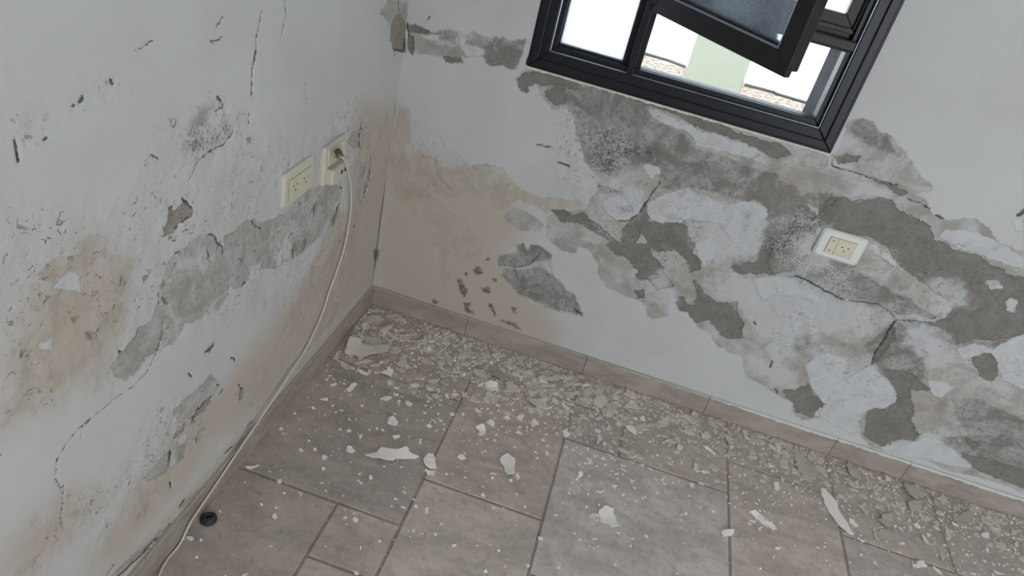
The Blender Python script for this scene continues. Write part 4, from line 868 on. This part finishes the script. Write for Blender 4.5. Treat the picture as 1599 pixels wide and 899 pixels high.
 ("k 335,30 355,15 375,35 350,52", 'd', None), ("k 665,280 735,268 715,285 680,292", 'd', None), ("k 340,330 360,330 380,355 355,360", 'w', None), ("k 65,320 115,325 100,335", 'd', None), ("k 270,745 285,742 292,762 278,768", 'w', None), ("k 360,570 395,582 385,588", 'w', None), ("k 455,640 475,650 468,662", 'w', None), ("k 600,525 625,530 620,548 602,545", 'w', None),
 ("n 325,230 370,200 430,210 415,265 380,240 335,245", 'd', 'uppermost large pale flake in the corner heap'),
 ("n 215,420 250,350 300,355 330,385 480,395 465,430 430,430 350,440 300,465 285,440 220,430", 'd', 'widest pale flake of the corner heap, ragged on the right'),
 ("n 145,455 175,410 195,410 180,450", 'd', None), ("n 160,460 200,470 265,505 225,515", 'd', 'pale flake at the lower left end of the corner heap'), ("n 415,290 500,265 470,290 430,305", 'd', None), ("n 225,630 280,595 290,605 240,645", 'w', 'white rectangular stick-like flake below the corner heap'),
 ("n 295,315 345,320 385,340 300,345", 'd', None), ("n 370,380 380,335 435,335 430,370 390,390", 'd', None), ("n 290,520 320,520 360,545 350,550", 'w', None), ("n 365,490 430,480 425,495 375,500", 'd', None), ("n 435,540 470,505 500,520 490,560", 'w', None), ("n 520,490 550,430 590,440 575,490 540,505", 'd', None),
 ("n 435,680 490,672 490,685 460,700", 'w', None), ("n 70,685 120,682 118,695 85,695", 'w', None), ("n 130,605 165,590 172,600 150,612", 'w', None), ("n 455,330 490,345 495,370 475,365", 'd', None), ("n 440,480 460,455 500,460 480,470 450,497", 'd', None), ("n 515,345 560,345 540,360", 'd', None), ("n 545,320 590,310 605,335 570,340", 'd', None), ("n 610,375 650,375 640,395", 'd', None),
 ("n 695,390 715,378 732,400 712,415", 'w', None), ("n 200,325 260,345 240,350", 'd', None), ("n 250,300 290,320 270,330", 'd', None), ("n 500,615 535,620 520,628", 'w', None),
]
ZONES = [('corner', 'small pale paint flake in the litter filling the corner between the skirtings', 'flakes in the corner litter'),
         ('back', 'small pale paint flake in the litter under the back skirting left of the blue-grey tile', 'flakes under the back skirting, left half'),
         ('right', 'small pale paint flake in the litter under the back skirting at the right', 'flakes under the back skirting, right half'),
         ('dark', 'small pale paint crumb scattered over the dark tiles by the left skirting', 'crumbs on the dark tiles'),
         ('middle', 'small white paint crumb scattered over the middle tiles', 'crumbs on the middle tiles'),
         ('blue', 'small white paint crumb scattered over the blue-grey tile', 'crumbs on the blue-grey tile'),
         ('rightfar', 'small pale paint crumb scattered over the beige tiles at the lower right', 'crumbs on the right-hand tiles')]
def zone(x, y):
    if x < .42: return 0 if y > -.36 else 3
    if x < .735: return 1 if y > -.30 else 4
    if x < 1.212: return 1 if (y > -.31 and x < .9) else (2 if y > -.31 else 5)
    return 2 if y > -.19 else 6
def visible(x, y):
    q = ROT @ (np.array([x, y, 0.0]) - CAM); u = PCX + FPX * q[0] / q[2]; v = PCY + FPX * q[1] / q[2]
    return -5 < u < 1604 and -5 < v < 904
taken = []; nflake = 0
for s, cc, lb in T:
    P = [tuple(on_floor(u, v)[:2]) for u, v in px(s)]
    P = [(max(p[0], ST + .002), min(p[1], -ST - .002)) for p in P]
    c = np.mean(P, 0); R = max(np.hypot(p[0] - c[0], p[1] - c[1]) for p in P)
    mat = {'w': chip_white, 'd': chip_dusty, 't': chip_tan}[cc]
    o = place_flake('paint_flake', P, mat, .0014 if R < .02 else .0021, random.uniform(.05, .28) * R, random.uniform(.0, .22) * R, .0004 + .0016 * (cc == 't'))
    if lb == T[124][2]: pass
    z = ZONES[zone(*c)]
    if lb: tag(o, lb, 'paint flake')
    else: tag(o, z[1], 'paint flake', z[2])
    taken.append((c[0], c[1], R)); nflake += 1
def rand_outline(r, el):
    n_ = random.randint(5, 8); a0 = random.random() * 6.28; el_a = random.random() * 3.14
    P = []
    for i in range(n_):
        a = a0 + 6.283 * (i + random.uniform(-.3, .3)) / n_; q = r * random.uniform(.6, 1.1)
        x, y = q * math.cos(a), q * math.sin(a) * el
        P.append((x * math.cos(el_a) - y * math.sin(el_a), x * math.sin(el_a) + y * math.cos(el_a)))
    return P
def sample_pos(wide=0):
    """litter is thick along the back skirting and in the corner, thin further out"""
    while True:
        x = random.uniform(.012, 2.1 + wide); y = -random.uniform(.010, 1.15)
        d = -y; cl_ = .35 + 1.3 * max(0, math.sin(x * 17 + 3 * math.sin(d * 23)) * math.sin(d * 19 + x * 5) + .35)
        if x < .5: p = 1.0 * math.exp(-(d / .23) ** 2) * cl_ + .15 * math.exp(-(d / .5) ** 2)
        elif x < .95: p = .95 * math.exp(-(d / .20) ** 2) * cl_ + .20 * math.exp(-(d / .45) ** 2)
        elif x < 1.6: p = .60 * math.exp(-(d / .11) ** 2) * cl_ + .22 * math.exp(-(d / .36) ** 2)
        else: p = .7 * math.exp(-(d / .19) ** 2) * cl_ + .12 * math.exp(-(d / .4) ** 2)
        p += .016
        if random.random() < p and (visible(x, y) or wide): return x, y
protos = []
for k in range(18):
    bm = bmesh.new(); chip_mesh(bm, rand_outline(1.0, random.uniform(.4, 1)), .2, random.uniform(0, .4), random.uniform(0, .45), 0)
    bmesh.ops.triangulate(bm, faces=[f for f in bm.faces if len(f.verts) > 4])
    bmesh.ops.recalc_face_normals(bm, faces=bm.faces[:])
    for mt in (chip_white, chip_dusty):
        me = bpy.data.meshes.new('flake'); bm.to_mesh(me); me.materials.append(mt); protos.append(me)
    bm.free()
while nflake < 298:
    x, y = sample_pos(); r = random.uniform(.0045, .0085)
    if any((x - a) ** 2 + (y - b) ** 2 < (c * .8 + r) ** 2 for a, b, c in taken): 
        if random.random() < .93: continue
    zi = zone(x, y); pi_ = random.randrange(len(protos) // 2) * 2 + (random.random() < .6 if zi < 3 else 0)
    o = bpy.data.objects.new('paint_flake', protos[pi_]); COL.objects.link(o)
    x = max(x, ST + r + .001); y = min(y, -ST - r - .001)
    o.location = (x, y, .0003); o.scale = (r, r, r * .9); o.rotation_euler = (0, 0, random.random() * 6.28)
    z = ZONES[zone(x, y)]; tag(o, z[1], 'paint flake', z[2]); taken.append((x, y, r)); nflake += 1
# the uncountable rest: crumbs and grit
V = []; Fc = []; MI = []
def crumbs(n, rlo, rhi, mi, foot=False):
    for _ in range(n):
        x, y = sample_pos(.5)
        while mi == 1 and zone(x, y) > 2: x, y = sample_pos(.5)
        mj = 1 if (mi == 0 and zone(x, y) <= 2 and random.random() < .72) else mi
        if foot: x = random.uniform(.01, 2.6); y = -ST - abs(random.gauss(0, .045)) - .002
        r = rlo + (rhi - rlo) * random.random() ** 3.2
        x = max(x, ST + r); y = min(y, -ST - r)
        P = rand_outline(r, random.uniform(.35, 1)); th = min(.0012, r * .5); zz = .0002; tl = random.uniform(-.6, .6); k = len(V); m_ = len(P)
        for (a, b) in P: V.append((x + a, y + b, max(zz, zz + tl * a + th)))
        for (a, b) in P: V.append((x + a * 1.05, y + b * 1.05, zz - .0002))
        Fc.append(tuple(range(k, k + m_)))
        for i in range(m_): Fc.append((k + i, k + m_ + i, k + m_ + (i + 1) % m_, k + (i + 1) % m_))
        MI.extend([mj] * (m_ + 1))
crumbs(8800, .0008, .0060, 0); crumbs(2900, .0020, .0190, 1); crumbs(4500, .0008, .0035, 2, True)
me = bpy.data.meshes.new('plaster_crumbs'); me.from_pydata(V, [], Fc); me.update()
for mt in (chip_white, chip_dusty, chip_tan): me.materials.append(mt)
me.polygons.foreach_set('material_index', MI)
tag(link('plaster_crumbs', me), 'fine paint and plaster crumbs strewn over the tiles, thickest along the back skirting', 'debris', kind='stuff')
# tell the flakes beside an easily found one apart by where they lie around it
SHORT = {'longest white shard': 'long white two-pointed shard', 'upper, larger half': 'split white flake', 'rounded white flake a little': 'rounded flake above the long shard',
 'small round pale flake second': 'small round flake on the dark tile', 'narrow pale sliver': 'narrow sliver beside the left skirting', 'round pale crumb alone': 'lone round crumb near the rubber ring',
 'chunky white flake': 'chunky flake above the long shard', 'small white flake alone on the smallest': 'lone flake on the smallest tile', 'largest five-sided': 'large five-sided white flake',
 'ragged white flake lying': 'ragged flake on the blue-grey tile', 'white triangular': 'white triangular flake', 'small upright': 'upright flake on the blue-grey tile', 'small shield': 'small shield-shaped flake',
 'flat white flake lying across': 'flat flake crossing the grout', 'white flake at the top end': 'flake at the grout line top', 'white elongated': 'elongated flake on the beige tile', 'largest smooth': 'leaf-shaped white shard',
 'big tan plaster': 'big tan plaster flake', 'tan plaster flake with a dark': 'tan flake with dark corner', 'tan four-sided': 'four-sided tan flake', 'white jagged': 'jagged white flake at bottom right',
 'isolated white': 'isolated flake at far right', 'darkest tan': 'darkest tan flake', 'broad tan': 'broad tan flake', 'layered pale': 'layered pale flake', 'lower rounded': 'lower rounded heap flake',
 'straight narrow': 'straight narrow sliver', 'lifted tan': 'lifted tan flake', 'notched': 'notched white flake', 'heart-shaped': 'heart-shaped white flake', 'uppermost large': 'uppermost corner heap flake',
 'widest pale': 'widest corner heap flake', 'white rectangular': 'white stick-like flake', 'white flake just above the notched': 'flake above the notched one', 'broad white flake': 'broad flake below the lifted one', 'upright white flake left': 'upright flake left of big tan one'}
def to_px(p):
    q = ROT @ (np.array(p) - CAM); return np.array([PCX + FPX * q[0] / q[2], PCY + FPX * q[1] / q[2]])
fl = [o for o in COL.objects if o.name.startswith('paint_flake')]
own = {o.name: to_px(o.location) for o in fl}
marks = []
for o in fl:
    if not o.get('group'):
        for k_, v_ in SHORT.items():
            if o['label'].startswith(k_): marks.append((o, v_))
rest = [o for o in fl if o.get('group')]
SECT = ['right of', 'below and right of', 'below', 'below and left of', 'left of', 'above and left of', 'above', 'above and right of']
done = set()
for rad in (34, 62, 95):
    for o, sh in marks:
        c0 = own[o.name]; best = {}
        for r_ in rest:
            dv = own[r_.name] - c0; dd = np.hypot(*dv)
            if dd > rad: continue
            k_ = int(round(math.degrees(math.atan2(dv[1], dv[0])) / 45)) % 8
            if k_ not in best or dd < best[k_][0]: best[k_] = (dd, r_)
        for k_, (dd, r_) in best.items():
            key = (sh, k_)
            if r_.name in done or key in done: continue
            done.add(r_.name); done.add(key)
            tone = {'flake_white': 'white', 'flake_dusty': 'dusty', 'flake_tan': 'tan'}[r_.data.materials[0].name]
            r_['label'] = 'small %s flake closest %s the %s' % (tone, SECT[k_], sh)

# ------------------------------------------------------------------ outside
def ground_mat():
    t = NT('sunlit_gravel'); co = t.n('ShaderNodeTexCoord').outputs['Object']
    n1 = t.noise(co, 3, 5); n2 = t.noise(co, 26, 6, 0.7); n3 = t.noise(co, 70, 4)
    sep = t.n('ShaderNodeSeparateXYZ'); t.put(sep.inputs[0], co)
    far = t.rng(t.math('ADD', sep.outputs[1], t.math('MULTIPLY', n1, 0.9)), 5.05, 5.6)
    c = t.mix(t.rng(n2, 0.40, 0.60), (0.10, 0.06, 0.04), (0.46, 0.36, 0.28))
    c = t.mix(far, c, t.mix(t.rng(n3, 0.6, 0.8), (0.80, 0.78, 0.74), (0.6, 0.55, 0.5)))
    t.put(t.b.inputs['Base Color'], c); t.b.inputs['Roughness'].default_value = 0.95
    t.bump(n2, 0.8, 0.01)
    return t.m
bm = bmesh.new(); box(bm, -8, 12, TW, 14, -.10, 0.0); o = obj('ground', bm, ground_mat()); o['kind'] = 'structure'
bm = bmesh.new(); box(bm, -8, 12, 13.6, 13.9, 0.0, 3.2); o = obj('garden_wall', bm, simple('white_render', (.8, .8, .78), .9)); o['kind'] = 'structure'
a, b, c, d = [on_floor(*q, .03) for q in ((1067, 124), (1091, 48), (1180, 75), (1151, 152))]
def line_at(p, q, y): s_ = (y - p[1]) / (q[1] - p[1]); return p[0] + (q[0] - p[0]) * s_
bm = bmesh.new(); lo = []; hi = []
for y in (0.6, 12.0):
    for e0, e1 in ((a, b), (d, c)): lo.append((line_at(e0, e1, y), y))
P = [lo[0], lo[1], lo[3], lo[2]]
A = [bm.verts.new((p[0], p[1], 0.0)) for p in P]; B = [bm.verts.new((p[0], p[1], .03)) for p in P]
bm.faces.new(A[::-1]); bm.faces.new(B)
for i in range(4): bm.faces.new((A[i], A[(i + 1) % 4], B[(i + 1) % 4], B[i]))
pt = obj('garden_path', bm, simple('pale_green_concrete', (.155, .158, .105), .9, 0, .25, 14, .3)); tag(pt, 'pale green concrete path crossing the gravel outside the window', 'path')
hp = [on_floor(u, v, .012) for u, v in ((1013, 85), (1040, 93), (1070, 104))] ; hq = [on_floor(u, v, .012) for u, v in ((1163, 132), (1205, 143), (1255, 159))]
for k, (pp, lb) in enumerate(((hp, 'thin black irrigation hose on the gravel left of the green path'), (hq, 'thin black irrigation hose on the gravel right of the green path'))):
    pp = [tuple(q) for q in pp]
    if k == 0: pp = [(pp[0][0] - 2.5, pp[0][1] + .15, .012)] + pp
    else: pp = pp + [(pp[-1][0] + 2.0, pp[-1][1] - .1, .012)]
    tag(tube('garden_hose', pp, .012, hose_mat), lb, 'hose', 'hoses on the gravel')
